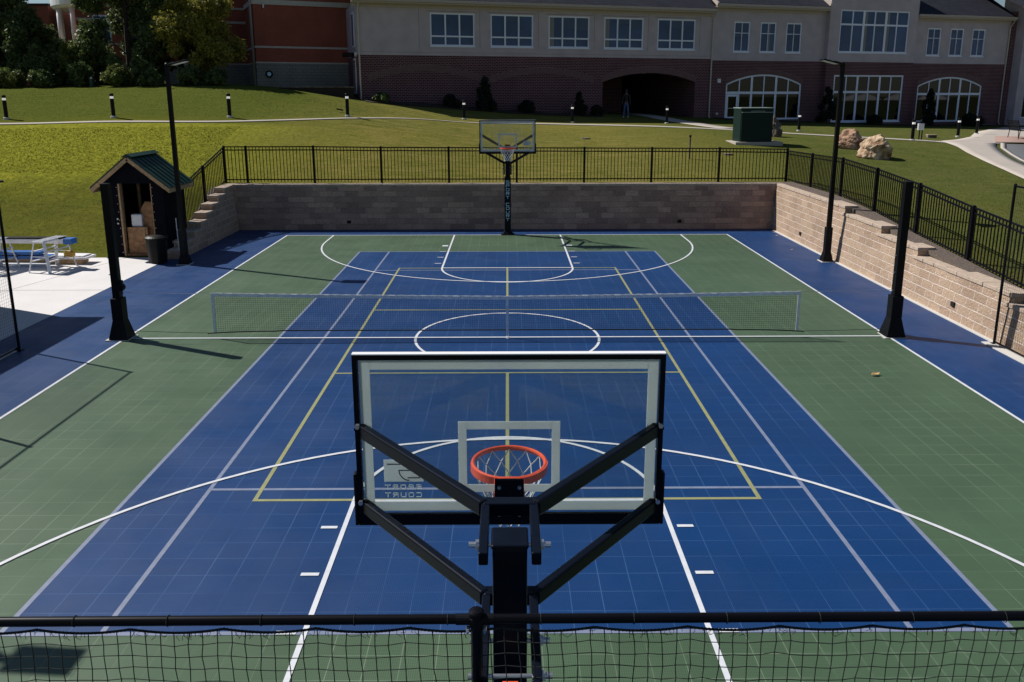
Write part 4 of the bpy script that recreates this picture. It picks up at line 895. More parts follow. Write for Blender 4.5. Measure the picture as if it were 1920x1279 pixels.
def work_platform(label, x, y, rz):
    r = thing("work_platform", (x, y, .02), label, "work platform", rz, "aluminium folding work platforms")
    b = MB(); b.box(-.55, .55, -1.55, 1.55, 2.72, 2.84)
    for k in range(5): b.box(-.5 + k * .22, -.38 + k * .22, -1.5, 1.5, 2.84, 2.87)
    b.build("deck", "alu", r, bevel=.01)
    for sx in (-1, 1):
        for sy in (-1, 1):
            b = MB(); b.beam((sx * .5, sy * 1.4, 2.75), (sx * 1.05, sy * 1.75, 0), .26, .1); b.build("leg", "alu", r)
        for z, f in ((1.0, .85), (1.9, .66)):
            b = MB(); b.beam((sx * f, -1.6, z), (sx * f, 1.6, z), .22, .08); b.build("rung", "alu", r)
    for sy in (-1, 1):
        b = MB(); b.beam((-.75, sy * 1.58, 1.45), (.75, sy * 1.58, 1.45), .06, .06); b.build("spreader", "alu", r)
    return r
wp = work_platform("aluminium folding work platform standing on the concrete nearest the shed", -41.6, 21.9, math.radians(-10))
dup(wp, (-46.6, 21.3, .02), math.radians(-14), "aluminium folding work platform cut by the left picture edge", "aluminium folding work platforms")
r = thing("plank", (-44.5, 21.7, 2.0), "long white scaffold plank with blue end cap laid through the work platforms", "plank", math.radians(-2))
b = MB(); b.box(-9, 3.9, .6, 1.5, .35, .75); b.build("beam", "boxwhite", r, bevel=.02); b = MB(); b.box(3.9, 4.7, .58, 1.52, .28, .79); b.build("end_cap", "blueplastic", r, bevel=.03); b = MB(); b.box(-9, 3.7, .62, 1.48, .77, .86); b.build("rubber_strip", "canblack", r)
r = thing("blue_bundle", (-45.5, 22.5, 0.9), "blue plastic boards stacked low between the work platforms", "boards")
for k, (za, zb) in enumerate(((-.1, .2), (.3, .55))): b = MB(); b.box(-6, 3.2 - k * .9, .2, 1.3, za, zb); b.build("board", "blueplastic", r, bevel=.02)
b = MB(); b.box(-41.0, -40.2, 22.7, 23.4, .95, 1.5); o = b.build("yellow_case", "yellowplastic", loc=(-40.4, 23, .95), bevel=.12); tag(o, "small yellow case resting on the lumber behind the work platform", "case")
r = thing("lumber_stack", (-44, 25, 0), "low stack of timbers under white boards along the back of the concrete pad", "lumber", math.radians(-4))
for k in range(3): b = MB(); b.box(-10, 4.1 - k * .15, -.7 + k * .5, -.25 + k * .5, .06, .5); b.build("timber", "wood", r, bevel=.02)
b = MB(); b.box(-10, 4.5, -.85, .9, .52, .72); b.build("white_board", "boxwhite", r, bevel=.02); b = MB(); b.box(-9.6, 4.2, -.7, .6, .73, .85); b.build("white_board", "boxwhite", r, bevel=.02)
b = MB(); b.box(-10, 1, -1.6, -.9, .03, .18); b.build("white_board", "alu", r)

# ---------------------------------------------------------------- pavilion whose roof shades the left side
r = thing("pavilion", (-45, -8, 0), "pavilion roof corner with pale gutter at the left picture edge", "pavilion")
E_ = [(-37.25, 9.3), (-41.4, 9.36), (-46.6, 12.2), (-62, 12.2), (-62, -40), (-37.25, -40)]  # eave outline, chamfer included, shaped to fit the shadow it casts
rd = [(-47, 2), (-52, 4), (-54, 4), (-54, -32), (-47, -32)]
b = MB(); hz = 9.42
V = [(x, y, hz) for x, y in E_] + [(-49.5, -1, 13.6), (-49.5, -28, 13.6)] + [(x, y, hz - .12) for x, y in E_]
F = [(0, 1, 6), (1, 2, 6), (2, 3, 6), (3, 4, 7, 6), (4, 5, 7), (5, 0, 6, 7), (13, 12, 11, 10, 9, 8)] + [(i, i + 8, (i + 1) % 6 + 8, (i + 1) % 6) for i in range(6)]
b.add(V, F); bld(b, "roof", "shingle", r)
b = MB(); b.box(-38.1, -37.9, -39.5, 8.6, 8.7, 9.28); b.box(-61, -38.1, 8.4, 8.6, 8.7, 9.28); bld(b, "beam", "win", r)
for y in (8.0, -8, -24, -39):
    for x in (-38.6, -60): b = MB(); b.box(x - .35, x + .35, y - .35, y + .35, 0, 8.72); bld(b, "post", "trim", r)

# ---------------------------------------------------------------- taupe and brick building (local frame: x along facade, y into the building)
BR = thing("campus_building", (FA.x, FA.y, 0), "long two storey building with dark brick arches below and taupe stucco with white windows above", "building", TH)
def wallgrid(b, s0, s1, z0, z1, y, holes, depth=.45):
    """wall face at local y with openings; holes: dicts s0,s1,z0,z1,(crown)"""
    xs = sorted({s0, s1, *[h[k] for h in holes for k in (0, 1) if s0 < h[k] < s1]}); zs = sorted({z0, z1, *[q for h in holes for q in (h[2], h[3]) if z0 < q < z1]})
    for a, c in zip(xs, xs[1:]):
        for e, g in zip(zs, zs[1:]):
            mx, mz = (a + c) / 2, (e + g) / 2
            if any(h[0] < mx < h[1] and h[2] < mz < h[3] for h in holes): continue
            b.add([(a, y, e), (c, y, e), (c, y, g), (a, y, g)], [(0, 1, 2, 3)])
    for h in holes:
        a, c, e, g = h[:4]; rise = h[4] if len(h) > 4 else 0; d = h[5] if len(h) > 5 else depth
        b.add([(a, y, e), (a, y, g - rise), (a, y + d, g - rise), (a, y + d, e)], [(0, 1, 2, 3)]); b.add([(c, y, e), (c, y + d, e), (c, y + d, g - rise), (c, y, g - rise)], [(0, 1, 2, 3)])
        b.add([(a, y, e), (a, y + d, e), (c, y + d, e), (c, y, e)], [(0, 1, 2, 3)])
        if not rise: b.add([(a, y, g), (c, y, g), (c, y + d, g), (a, y + d, g)], [(0, 1, 2, 3)])
        else:
            P = arch_pts(a, c, g - rise, rise)
            for (p, q), (p2, q2) in zip(P, P[1:]):
                b.add([(p, y, q), (p2, y, q2), (p2, y, g), (p, y, g)], [(0, 1, 2, 3)]); b.add([(p, y, q), (p, y + d, q), (p2, y + d, q2), (p2, y, q2)], [(0, 1, 2, 3)])
def arch_pts(a, c, zs, rise, n=24, grow=0.0):
    w2 = (c - a) / 2; R = (w2 * w2 + rise * rise) / (2 * rise); cz = zs + rise - R; cx = (a + c) / 2; th = math.asin(w2 / R)
    return [(cx + (R + grow) * math.sin(-th + 2 * th * k / n), cz + (R + grow) * math.cos(-th + 2 * th * k / n)) for k in range(n + 1)]
def voussoirs(a, c, zs, rise, y, name="arch_trim", depth=1.15):
    b = MB(); n = int((c - a) / .25)
    I = arch_pts(a, c, zs, rise, n); O = arch_pts(a, c, zs, rise, n, depth); O2 = arch_pts(a, c, zs, rise, n, depth + .25); O1 = arch_pts(a, c, zs, rise, n, depth + .03)
    for k in range(n):
        f = lambda P, t: (P[k][0] + (P[k + 1][0] - P[k][0]) * t, P[k][1] + (P[k + 1][1] - P[k][1]) * t)
        p0, p1, q1, q0 = f(I, .1), f(I, .9), f(O, .9), f(O, .1); yy = y - .05
        b.hexa([(p0[0], yy, p0[1]), (p1[0], yy, p1[1]), (p1[0], y + .02, p1[1]), (p0[0], y + .02, p0[1]), (q0[0], yy, q0[1]), (q1[0], yy, q1[1]), (q1[0], y + .02, q1[1]), (q0[0], y + .02, q0[1])])
        p0, p1, q1, q0 = O1[k], O1[k + 1], O2[k + 1], O2[k]; yy = y - .09
        b.hexa([(p0[0], yy, p0[1]), (p1[0], yy, p1[1]), (p1[0], y + .02, p1[1]), (p0[0], y + .02, p0[1]), (q0[0], yy, q0[1]), (q1[0], yy, q1[1]), (q1[0], y + .02, q1[1]), (q0[0], y + .02, q0[1])])
    return b.build(name, "brick_arch", BR)
def window(s0, s1, z0, z1, y, vb, hb, rise=0.0, fw=.22, bar=.16, thick=(), pm="pane", sill=True, parent=None):
    """white frame with mullions at vb, transoms at hb; glass as its sub-part"""
    P = parent or BR
    b = MB(); yf, yg = y + .12, y + .32
    zt_ = z1 - rise
    b.box(s0, s0 + fw, yf, yg, z0, zt_); b.box(s1 - fw, s1, yf, yg, z0, zt_); b.box(s0 + fw, s1 - fw, yf, yg, z0, z0 + fw)
    if not rise: b.box(s0 + fw, s1 - fw, yf, yg, z1 - fw, z1)
    else:
        I = arch_pts(s0, s1, zt_, rise, 20, -fw); O = arch_pts(s0, s1, zt_, rise, 20)
        for k in range(20):
            p0, p1, q1, q0 = I[k], I[k + 1], O[k + 1], O[k]
            b.hexa([(p0[0], yf, p0[1]), (p1[0], yf, p1[1]), (p1[0], yg, p1[1]), (p0[0], yg, p0[1]), (q0[0], yf, q0[1]), (q1[0], yf, q1[1]), (q1[0], yg, q1[1]), (q0[0], yg, q0[1])])
    def top_at(s):
        if not rise: return z1 - fw
        w2 = (s1 - s0) / 2; R = (w2 * w2 + rise * rise) / (2 * rise); return zt_ + rise - R + math.sqrt(max(0, (R - fw / 2) ** 2 - (s - (s0 + s1) / 2) ** 2))
    for i, s in enumerate(vb):
        w2 = bar if i not in thick else bar * 2.0
        b.box(s - w2 / 2, s + w2 / 2, yf + .01, yg - .01, z0 + fw, top_at(s))
    for z, w2 in hb: b.box(s0 + fw, s1 - fw, yf + .005, yg - .005, z - w2 / 2, z + w2 / 2)
    if sill: b.box(s0 - .08, s1 + .08, y - .12, y + .12, z0 - .2, z0)
    fr = b.build("window", "win", P)
    b = MB(); yp = y + .3
    if rise:
        A_ = arch_pts(s0, s1, zt_, rise, 20); pts = [(s0, z0), (s1, z0)] + [(p, q) for p, q in A_[::-1]]
        b.add([(p, yp, q) for p, q in pts], [tuple(range(len(pts)))])
    else: b.add([(s0, yp, z0), (s1, yp, z0), (s1, yp, z1), (s0, yp, z1)], [(0, 1, 2, 3)])
    b.build("pane", pm, fr)
    if pm == "pane" and not rise:
        R_ = random.Random(int(s0 * 10)); edges = [s0 + fw] + list(vb) + [s1 - fw]
        for a, c in zip(edges, edges[1:]):
            q = R_.random()
            if q < .45:
                b = MB(); drop = R_.uniform(.12, .5) * (z1 - z0); b.box(a, c, yp - .03, yp - .012, z1 - fw - drop, z1 - fw); b.build("blind", "blind", fr)
            elif q > .86:
                b = MB(); b.box(a + .05, a + (c - a) * .35, yp - .035, yp - .014, z0 + fw, z1 - fw); b.build("curtain", "curtain", fr)
    return fr
Y0 = 0.0
# wing one: s 0..79, arches blind, one open passage
zb1 = 23.5
b = MB(); ph = (52.6, 75.4, 9.0, 20.3, 2.0, 3.0)
wallgrid(b, -.7, 79.3, 9.0, zb1, 0, [ph])
# passage interior
b.add([(52.6, 3, 9), (52.6, 3, 20.3), (52.6, 24, 20.3), (52.6, 24, 9)], [(3, 2, 1, 0)]); b.add([(75.4, 3, 9), (75.4, 16, 9), (75.4, 16, 20.3), (75.4, 3, 20.3)], [(0, 1, 2, 3)])
b.add([(52.6, 24, 9), (68, 24, 9), (68, 24, 20.3), (52.6, 24, 20.3)], [(0, 1, 2, 3)]); b.add([(75.4, 60, 9), (75.4, 60, 20.3), (68, 60, 20.3), (68, 60, 9)], [(0, 1, 2, 3)])
b.add([(68, 24, 9), (68, 60, 9), (68, 60, 20.3), (68, 24, 20.3)], [(0, 1, 2, 3)]); b.add([(75.4, 16, 9), (75.4, 60, 9), (75.4, 60, 20.3), (75.4, 16, 20.3)], [(0, 1, 2, 3)])
b.add([(52.6, 3, 20.29), (75.4, 3, 20.29), (75.4, 60, 20.29), (52.6, 60, 20.29)], [(0, 1, 2, 3)])
# side wall of wing one, facing left
b.add([(-.7, 0, 9), (-.7, 40, 9), (-.7, 40, zb1), (-.7, 0, zb1)], [(3, 2, 1, 0)])
b.build("brick_wall", "brick", BR)
b = MB(); b.add([(52.7, 0.3, 11.3), (75.3, .3, 10.4), (75.3, 60, 10.6), (52.7, 60, 11.4)], [(0, 1, 2, 3)]); b.build("passage_floor", "walk", BR)
voussoirs(52.6, 75.4, 18.3, 2.0, 0); voussoirs(27.0, 50.2, 18.0, 2.0, 0); voussoirs(1.4, 24.6, 18.3, 2.0, 0)
WIN5 = [(14.25 + 12.8 * k, 23.65 + 12.8 * k, 25.4, 31.95) for k in range(5)]
b = MB(); wallgrid(b, -.7, 79.3, zb1 + .0, 33.7, -.06, WIN5)
b.add([(-.7, -.06, zb1), (79.3, -.06, zb1), (79.3, .0, zb1), (-.7, .0, zb1)], [(0, 1, 2, 3)])
b.add([(-.7, -.06, zb1), (-.7, 40, zb1), (-.7, 40, 33.7), (-.7, -.06, 33.7)], [(3, 2, 1, 0)])
b.box(-.71, 79.3, -.09, -.05, 24.95, 25.02)
b.build("stucco_wall", "stucco", BR)
for a, c, e, g in WIN5: window(a, c, e, g, -.06, [a + .22 + (c - a - .44) / 3, a + .22 + 2 * (c - a - .44) / 3], [(27.35, .3)], fw=.3, bar=.3)
b = MB()
for a, c, e, g in WIN5:
    for q0, q1, u0, u1 in ((a - .75, c + .75, g + .25, g + .33), (a - .75, c + .75, g + .95, g + 1.0)): b.box(q0, q1, -.10, -.06, u0, u1)
for k in range(6): s_ = 12.55 + 12.8 * k - .6; b.box(s_ - .03, s_ + .03, -.085, -.06, 25.1, 33.3)
b.box(-.7, 79.3, -.085, -.06, 24.05, 24.1); b.build("stucco_joint", "joint", BR)
# narrow window and door on the left side wall
def side_panel(name, y0_, y1_, z0, z1, m):
    b = MB(); b.box(-.86, -.68, y0_, y1_, z0, z1); return b.build(name, m, BR)
f = side_panel("window", 3.4, 7.2, 25.2, 32.0, "win"); b = MB(); b.box(-.88, -.855, 3.8, 5.1, 25.5, 31.7); b.box(-.88, -.855, 5.4, 6.8, 25.5, 31.7); b.build("pane", "pane", f)
f = side_panel("door", 2.8, 6.6, 15.8, 23.0, "win"); b = MB(); b.box(-.88, -.855, 3.2, 4.5, 16.3, 22.5); b.box(-.88, -.855, 4.9, 6.2, 16.3, 22.5); b.build("pane", "pane_dark", f)
b = MB(); b.box(-3.0, -.7, 2.2, 7.2, 23.3, 24.0); b.build("door_canopy", "black_satin", BR); b = MB(); b.box(-1.1, -.7, 1.2, 1.7, 23.2, 24.0); b.build("wall_lamp", "boxwhite", BR)
# wing two
S2, S3, S4 = 79.3, 109.3, 134.4
A1 = (83.4, 103.7, 9.75, 20.15, 2.2)
b = MB(); wallgrid(b, S2, S3, 8.0, 23.2, 0, [A1]); b.build("brick_wall", "brick", BR)
voussoirs(A1[0], A1[1], A1[3] - 2.2, 2.2, 0, depth=.9)
def six(a, c): return [a + .3 + (c - a - .6) * k / 6 for k in range(1, 6)]
window(*A1[:4], 0, six(A1[0], A1[1]), [(15.95, .55)], rise=2.2, fw=.38, bar=.26, thick=(1, 3), pm="pane_dark", sill=False)
b = MB(); b.box(83.75, 84.15, .05, .12, 9.8, 15.6); b.box(86.3, 86.75, .05, .12, 9.8, 15.6); b.box(84.15, 86.3, .05, .12, 15.1, 15.6); b.box(84.15, 86.3, .05, .12, 9.8, 10.5)
dr = b.build("door", "win", BR); b = MB(); b.box(84.2, 86.25, .02, .05, 12.4, 12.5); b.build("handle", "alu", dr)
SM = [(84.7, 88.9), (91.6, 95.8), (98.5, 102.7)]
b = MB(); wallgrid(b, S2, S3, 23.2, 34.9, -.06, [(a, c, 25.1, 31.8) for a, c in SM]); b.add([(S2, -.06, 23.2), (S3, -.06, 23.2), (S3, 0, 23.2), (S2, 0, 23.2)], [(0, 1, 2, 3)]); b.box(S2, S3, -.09, -.05, 24.7, 24.77); b.build("stucco_wall", "stucco", BR)
for a, c in SM: window(a, c, 25.1, 31.8, -.06, [(a + c) / 2], [(29.3, .14)], fw=.3, bar=.14)
# projecting bay
yb_ = -1.2; BW = (112.2, 131.9, 25.3, 35.0); BL = (111.8, 132.0, 9.0, 20.1)
b = MB(); wallgrid(b, S3, S4, 7.5, 23.1, yb_, [BL])
for s, o in ((S3, 1), (S4, -1)): b.add([(s, yb_, 7.5), (s, 0.1, 7.5), (s, 0.1, 23.1), (s, yb_, 23.1)], [(0, 1, 2, 3) if o < 0 else (3, 2, 1, 0)])
for zz in (20.6, 21.4, 22.2): b.box(S3, S4, yb_ - .06, yb_ + .01, zz, zz + .12)
b.build("brick_wall", "brick", BR)
window(*BL, yb_, [BL[0] + .35 + (BL[1] - BL[0] - .7) * k / 6 for k in range(1, 6)], [(16.1, .5)], fw=.38, bar=.26, thick=(1, 3), pm="pane_dark")
b = MB(); wallgrid(b, S3 - .05, S4 + .05, 23.1, 46, yb_ - .15, [BW])
for s, o in ((S3 - .05, 1), (S4 + .05, -1)): b.add([(s, yb_ - .15, 23.1), (s, 12, 23.1), (s, 12, 46), (s, yb_ - .15, 46)], [(0, 1, 2, 3) if o < 0 else (3, 2, 1, 0)])
b.add([(S3 - .05, yb_ - .15, 23.1), (S4 + .05, yb_ - .15, 23.1), (S4 + .05, yb_, 23.1), (S3 - .05, yb_, 23.1)], [(0, 1, 2, 3)])
for s in (S3 + 3, S3 + 12.5, S4 - 3, S3 + 7.5, S4 - 7.5): b.box(s - .04, s + .04, yb_ - .18, yb_ - .14, 35.4, 46)
b.build("stucco_wall", "stucco", BR)
window(*BW, yb_ - .15, [BW[0] + .3 + (BW[1] - BW[0] - .6) * k / 6 for k in range(1, 6)], [(31.7, .4)], fw=.3, bar=.28, thick=(1, 3))
# wing three
S5 = 164.6; A2 = (137.6, 157.8, 8.7, 19.8, 2.2)
b = MB(); wallgrid(b, S4, S5, 7.0, 23.0, 0, [A2]); b.build("brick_wall", "brick", BR)
voussoirs(A2[0], A2[1], A2[3] - 2.2, 2.2, 0, depth=.9)
window(*A2[:4], 0, six(A2[0], A2[1]), [(15.6, .55)], rise=2.2, fw=.38, bar=.26, thick=(1, 3), pm="pane_dark", sill=False)
SM = [(138.95, 143.1), (145.95, 150.1), (152.8, 156.9)]
b = MB(); wallgrid(b, S4, S5, 23.0, 34.0, -.06, [(a, c, 24.9, 31.5) for a, c in SM]); b.add([(S4, -.06, 23.0), (S5, -.06, 23.0), (S5, 0, 23.0), (S4, 0, 23.0)], [(0, 1, 2, 3)]); b.build("stucco_wall", "stucco", BR)
for a, c in SM: window(a, c, 24.9, 31.5, -.06, [(a + c) / 2], [(29.1, .14)], fw=.3, bar=.14)
# right-hand wing coming forward
b = MB(); wallgrid(b, S5 + 1.5, 200, 5, 40, -3.0, [(168.5, 173.2, 9.5, 19.5), (175.5, 180.5, 8.5, 19.5), (171, 178, 23.5, 33)])
b.add([(S5 + 1.5, -3, 5), (S5 + 1.5, 4, 5), (S5 + 1.5, 4, 40), (S5 + 1.5, -3, 40)], [(3, 2, 1, 0)])
b.build("stucco_wall", "stucco", BR)
b = MB(); b.box(S5, S5 + 1.6, -.5, 4, 5, 36); b.build("brick_wall", "brick", BR)
window(168.5, 173.2, 9.5, 19.5, -3, [], [(17, .3)], pm="pane_dark", sill=False); window(175.5, 180.5, 8.5, 19.5, -3, [], [(17, .3)], pm="pane_dark", sill=False); window(171, 178, 23.5, 33, -3, [174.5], [], pm="pane_dark")
# eaves, gutters and roofs
def eave(s0, s1, z, out=1.4):
    b = MB(); b.box(s0, s1, -out, 0.3, z - .12, z); b.build("soffit", "trim", BR)
    b = MB(); b.box(s0, s1, -out - .45, -out + .02, z - .02, z + .5); b.box(s0, s1, -out - .1, -out + .05, z - .35, z - .02); b.box(s0, s1, -.25, -.062, z - 1.0, z - .12); b.build("gutter", "trim", BR, bevel=.03)
    b = MB(); k = .62
    b.hexa([(s0, -out - .1, z + .42), (s1, -out - .1, z + .42), (s1, 24, z + .42 + 25.5 * k), (s0, 24, z + .42 + 25.5 * k), (s0, -out - .1, z + .62), (s1, -out - .1, z + .62), (s1, 24, z + .62 + 25.5 * k), (s0, 24, z + .62 + 25.5 * k)])
    b.build("roof", "shingle", BR)
    b = MB(); b.box(s0 + .7, s1 - .7, 22, 24, z - 3, z + .3 + 25.5 * k); b.build("attic_wall", "stucco", BR)
eave(-1.6, 79.2, 33.7); eave(79.25, 109.2, 34.9); eave(134.5, 164.8, 34.0)
def rake(s, y0_, z0, n, k=.62, m="boxwhite"):
    b = MB(); b.beam((s, y0_, z0), (s, y0_ + n, z0 + n * k), .35, .8); b.build("rake_board", m, BR)
rake(79.2, -1.9, 35.2, 12, m="trim"); rake(109.1, -1.6, 36.0, 9, m="trim"); rake(166.0, -6, 36.4, 9)
b = MB(); b.hexa([(160, -7.5, 36.3), (200, -7.5, 36.3), (200, 12, 44), (160, 12, 44), (160, -7.5, 36.9), (200, -7.5, 36.9), (200, 12, 44.6), (160, 12, 44.6)]); b.build("roof", "shingle", BR)
b = MB(); b.box(160, 200, -7.9, -7.4, 36.2, 36.9); b.build("gutter", "boxwhite", BR)
for s, z0, zt_ in ((-.3, 14.7, 33.6), (79.15, 10.3, 33.6), (164.3, 7.9, 33.8)):
    b = MB(); b.tube([(s, -1.5, zt_), (s, -.35, zt_ - 1.6), (s, -.3, 24.4), (s, -.25, 23), (s, -.22, z0 + .4), (s, -.7, z0)], .17, 8); b.build("downspout", "band", BR, smooth=True)
b = MB(); b.box(81.0, 81.8, -.35, .0, 18.2, 19.1); b.build("wall_lamp", "boxwhite", BR, bevel=.05)
b = MB(); b.tube([(81.3, -.3, 11.2), (81.3, 0, 11.2)], .3, 10); b.build("wall_vent", "band", BR)

# ---------------------------------------------------------------- red brick building on the left
ra = Vector((-53.19, 127.55)); ran = math.radians(24.0)
RB = thing("brick_hall", (ra.x, ra.y, 0), "tall red brick hall with limestone bands and cream block base left of the taupe building", "building", ran)
b = MB(); b.box(0, 24, 0, 30, 22.4, 60); b.build("brick_wall", "redbrick", RB)
b = MB(); b.box(-.1, 24, -.12, 30, 12, 22.25); b.build("block_base", "splitblock", RB)
for z, h, o in ((22.25, .28, .18), (25.4, .4, .1), (34.2, 1.0, .25)): b = MB(); b.box(-o, 24, -o, 30, z, z + h); b.build("stone_band", "band", RB)
b = MB()
for dx, dy in ((-.35, 1.0), (-.35, 2.6)): b.tube([(dx, dy, 12), (dx, dy, 60)], .16, 8)
b.build("downspout", "band", RB, smooth=True)
b = MB(); b.tube([(2.4, -.3, 20.0), (2.4, -.12, 20.0)], .78, 24); v = b.build("wall_vent", "black_satin", RB)
b = MB(); b.tube([(2.4, -.36, 20.0), (2.4, -.3, 20.0)], .42, 20); b.tube([(2.4, -.4, 20.0), (2.4, -.35, 20.0)], .14, 12); b.build("vent_hub", "letter", v)
b = MB(); b.box(1.9, 2.2, -.6, -.25, 33.5, 34.2); b.build("camera_housing", "boxwhite", RB)
# lower wing set back to the left
b = MB(); b.box(-34, -3.5, 17, 40, 22.4, 60); b.box(-9, 0, 14, 16.9, 22.4, 60); b.build("brick_wall", "redbrick", RB)
b = MB(); b.box(-34, -3.3, 16.8, 40, 12, 22.3); b.box(-9.1, .05, 13.9, 16.8, 12, 22.3); b.build("block_base", "splitblock", RB)
for z, h in ((22.3, .3), (26.3, .35), (31.2, .5), (34.2, .4)):
    b = MB(); b.box(-34, -3.3, 16.8, 17.2, z, z + h); b.box(-9.1, .05, 13.85, 14.2, z, z + h); b.build("stone_band", "band", RB)
for s in (-31, -25, -19, -13):
    for z in (26.9, 36.5):
        b = MB(); b.box(s, s + 3.4, 16.9, 16.99, z, z + 5.5); f = b.build("window", "win", RB); b = MB(); b.box(s + .3, s + 1.6, 16.86, 16.9, z + .3, z + 5.2); b.box(s + 1.8, s + 3.1, 16.86, 16.9, z + .3, z + 5.2); b.build("pane", "pane", f)
b = MB(); b.box(-11, -7.5, 12.5, 12.9, 19.6, 20.2); b.build("wall_lamp", "yellowplastic", RB)
# round colonnade tower beyond the trees
RT = thing("rotunda", (-101, 166, 15.8), "round red brick rotunda with white columns and ring seen between the trees", "building")
b = MB(); b.lathe(0, 0, [(8.2, 0), (8.2, 22)], 40); b.build("drum", "redbrick_shaded", RT)
b = MB(); b.lathe(0, 0, [(12.6, 20.6), (13.2, 21.2), (13.2, 24), (12.8, 24.6)], 48); b.build("ring_beam", "frame_white", RT)
b = MB(); b.lathe(0, 0, [(13.2, 0), (13.2, 10.2), (12.8, 10.6)], 48); b.build("base_ring", "band", RT)
for k in range(12):
    a = 2 * math.pi * (k + .35) / 12; b = MB(); b.tube([(11.8 * math.cos(a), 11.8 * math.sin(a), 10.5), (11.8 * math.cos(a), 11.8 * math.sin(a), 20.8)], .62, 14); b.build("column", "frame_white", RT, smooth=True)
RW = thing("brick_annex", (-125, 166, 17), "plain red brick block with a flat roof far left between the trees", "building")
b = MB(); b.box(-12, 10, -3, 12, 0, 20.6); b.build("wall", "redbrick_shaded", RW); b = MB(); b.box(-12.3, 10.3, -3.3, 12.3, 20.6, 21.1); b.build("roof", "shingle", RW); b = MB(); b.box(2, 10, -3.2, -3.0, 8, 8.5); b.build("stone_band", "band", RW)

# low brown wall holding the bank beside the building corner
r = thing("garden_wall", (-36.5, 113.5, 14), "low dark brown block wall holding the grass bank at the building corner", "wall", math.radians(16))
b = MB(); b.box(-8.3, 6.2, 0, 1.2, -3, 3.0); b.build("wall_blocks", "mulch", r); b = MB(); b.box(-8.5, 6.3, -.15, 1.4, 3.0, 3.25); b.build("cap", "rock_grey", r)
b = MB(); b.box(-8.3, 6.0, 1.4, 14, 2.0, 3.05); b.build("landing", "walk", r)

# ---------------------------------------------------------------- bollard lights
BOL = [((-74.6, 72.6), "black bollard light cut by the left picture edge above the footpath"), ((-57.7, 70.6), "black bollard light beside the footpath left of the shed-side light pole"),
       ((-41.3, 72.4), "black bollard light above the footpath right of the shed-side light pole"), ((-24.7, 77.3), "black bollard light before the low brown wall at the building corner"),
       ((-8.1, 104.6), "black bollard light in shade beside the big dark cone shrub"), ((12.9, 112.6), "black bollard light in shade before the second blind arch"),
       ((32.5, 117.0), "black bollard light in shade before the open passage arch"), ((56.7, 108.9), "slim bollard light between the first arched window and the wide window"),
       ((68.3, 87.2), "black bollard light beside the grey meter box"), ((84.4, 102.6), "black bollard light at the plaza corner before the right arched window"),
       ((93.5, 112.5), "distant bollard light in front of the right arched window's corner")]
b0 = None
for (x, y), lab in BOL:
    z = gz(x, y)
    if b0 is None:
        b0 = thing("bollard_light", (x, y, z), lab, "bollard light", group="black bollard lights along the footpath")
        b = MB(); b.lathe(0, 0, [(.42, -.5), (.42, .22), (.36, .27)], 14); b.build("footing", "conc_block", b0)
        b = MB(); b.lathe(0, 0, [(.27, .2), (.27, 2.75)], 14); b.build("shaft", "black_satin", b0)
        b = MB(); b.lathe(0, 0, [(.25, 2.75), (.25, 3.08)], 14); b.build("lens", "lens", b0)
        b = MB(); b.lathe(0, 0, [(.28, 3.08), (.28, 3.45), (.24, 3.5)], 14); b.build("cap", "black_satin", b0)
    else: dup(b0, (x, y, z - .03), 0, lab, "black bollard lights along the footpath")

# ---------------------------------------------------------------- boulders
def boulder(label, x, y, rx, ry, h, m, seed):
    bm = bmesh.new(); bmesh.ops.create_icosphere(bm, subdivisions=5, radius=1.0)
    from mathutils import noise as nz
    R = random.Random(seed); planes = [(Vector((R.uniform(-1, 1), R.uniform(-1, 1), R.uniform(-.4, 1))).normalized(), R.uniform(.62, .85)) for _ in range(16)]
    for v in bm.verts:
        c = v.co.copy()
        for n_, d in planes:
            e = c.dot(n_) - d
            if e > 0: c -= n_ * e * .92
        c += v.co.normalized() * (nz.fractal(c * 2.2 + Vector((seed, 0, 0)), 1, 2, 5) * .15 + (.09 * math.sin(c.z * 9 + c.x * 3)) * .5)
        v.co = Vector((c.x * rx, c.y * ry, c.z * h * .85 + h * .42)) * FT
    me = bpy.data.meshes.new("boulder"); bm.to_mesh(me); bm.free(); me.materials.append(MAT[m])
    o = bpy.data.objects.new("boulder", me); COL.objects.link(o); o.location = Vector((x, y, gz(x, y) - .15)) * FT
    tag(o, label, "boulder", "boulders on the right lawn"); return o
boulder("brown and cream boulder behind and left of the paler one", 52.5, 74.0, 2.75, 2.0, 2.3, "rock_brown", 3)
boulder("pale cream boulder with a rusty stain nearest the right fence", 52.2, 65.0, 2.6, 2.1, 2.85, "rock", 8)
boulder("grey boulder half hidden behind the green utility cabinet", 45.4, 88.5, 1.6, 1.5, 2.7, "rock_grey", 5)

# ---------------------------------------------------------------- utility cabinet
gx0, gy0 = 38.0, 75.4; g0 = gz(gx0, gy0)
r = thing("utility_cabinet", (gx0, gy0, g0), "dark green utility cabinet on a concrete pad beyond the far right fence corner", "utility cabinet", math.radians(2))
b = MB(); b.box(-3.3, 4.0, -1.6, 3.6, -.6, .38); b.build("pad", "walk", r, bevel=.04)
b = MB(); b.box(-2.5, 2.5, -.9, 2.8, .38, 5.35); b.box(-2.42, 2.3, -1.15, -.92, .45, 4.75); b.build("body", "cabinet", r, bevel=.05)
b = MB(); b.box(-2.58, 2.58, -1.0, 2.9, 5.36, 5.5); b.build("lid", "cabinet_lit_top", r, bevel=.03)
b = MB(); b.box(-1.1, 1.1, -1.2, -1.16, 4.95, 5.03); b.box(-2.42, 2.3, -1.18, -.95, 4.77, 4.86); b.build("trim_strip", "cabinet_lit_top", r)
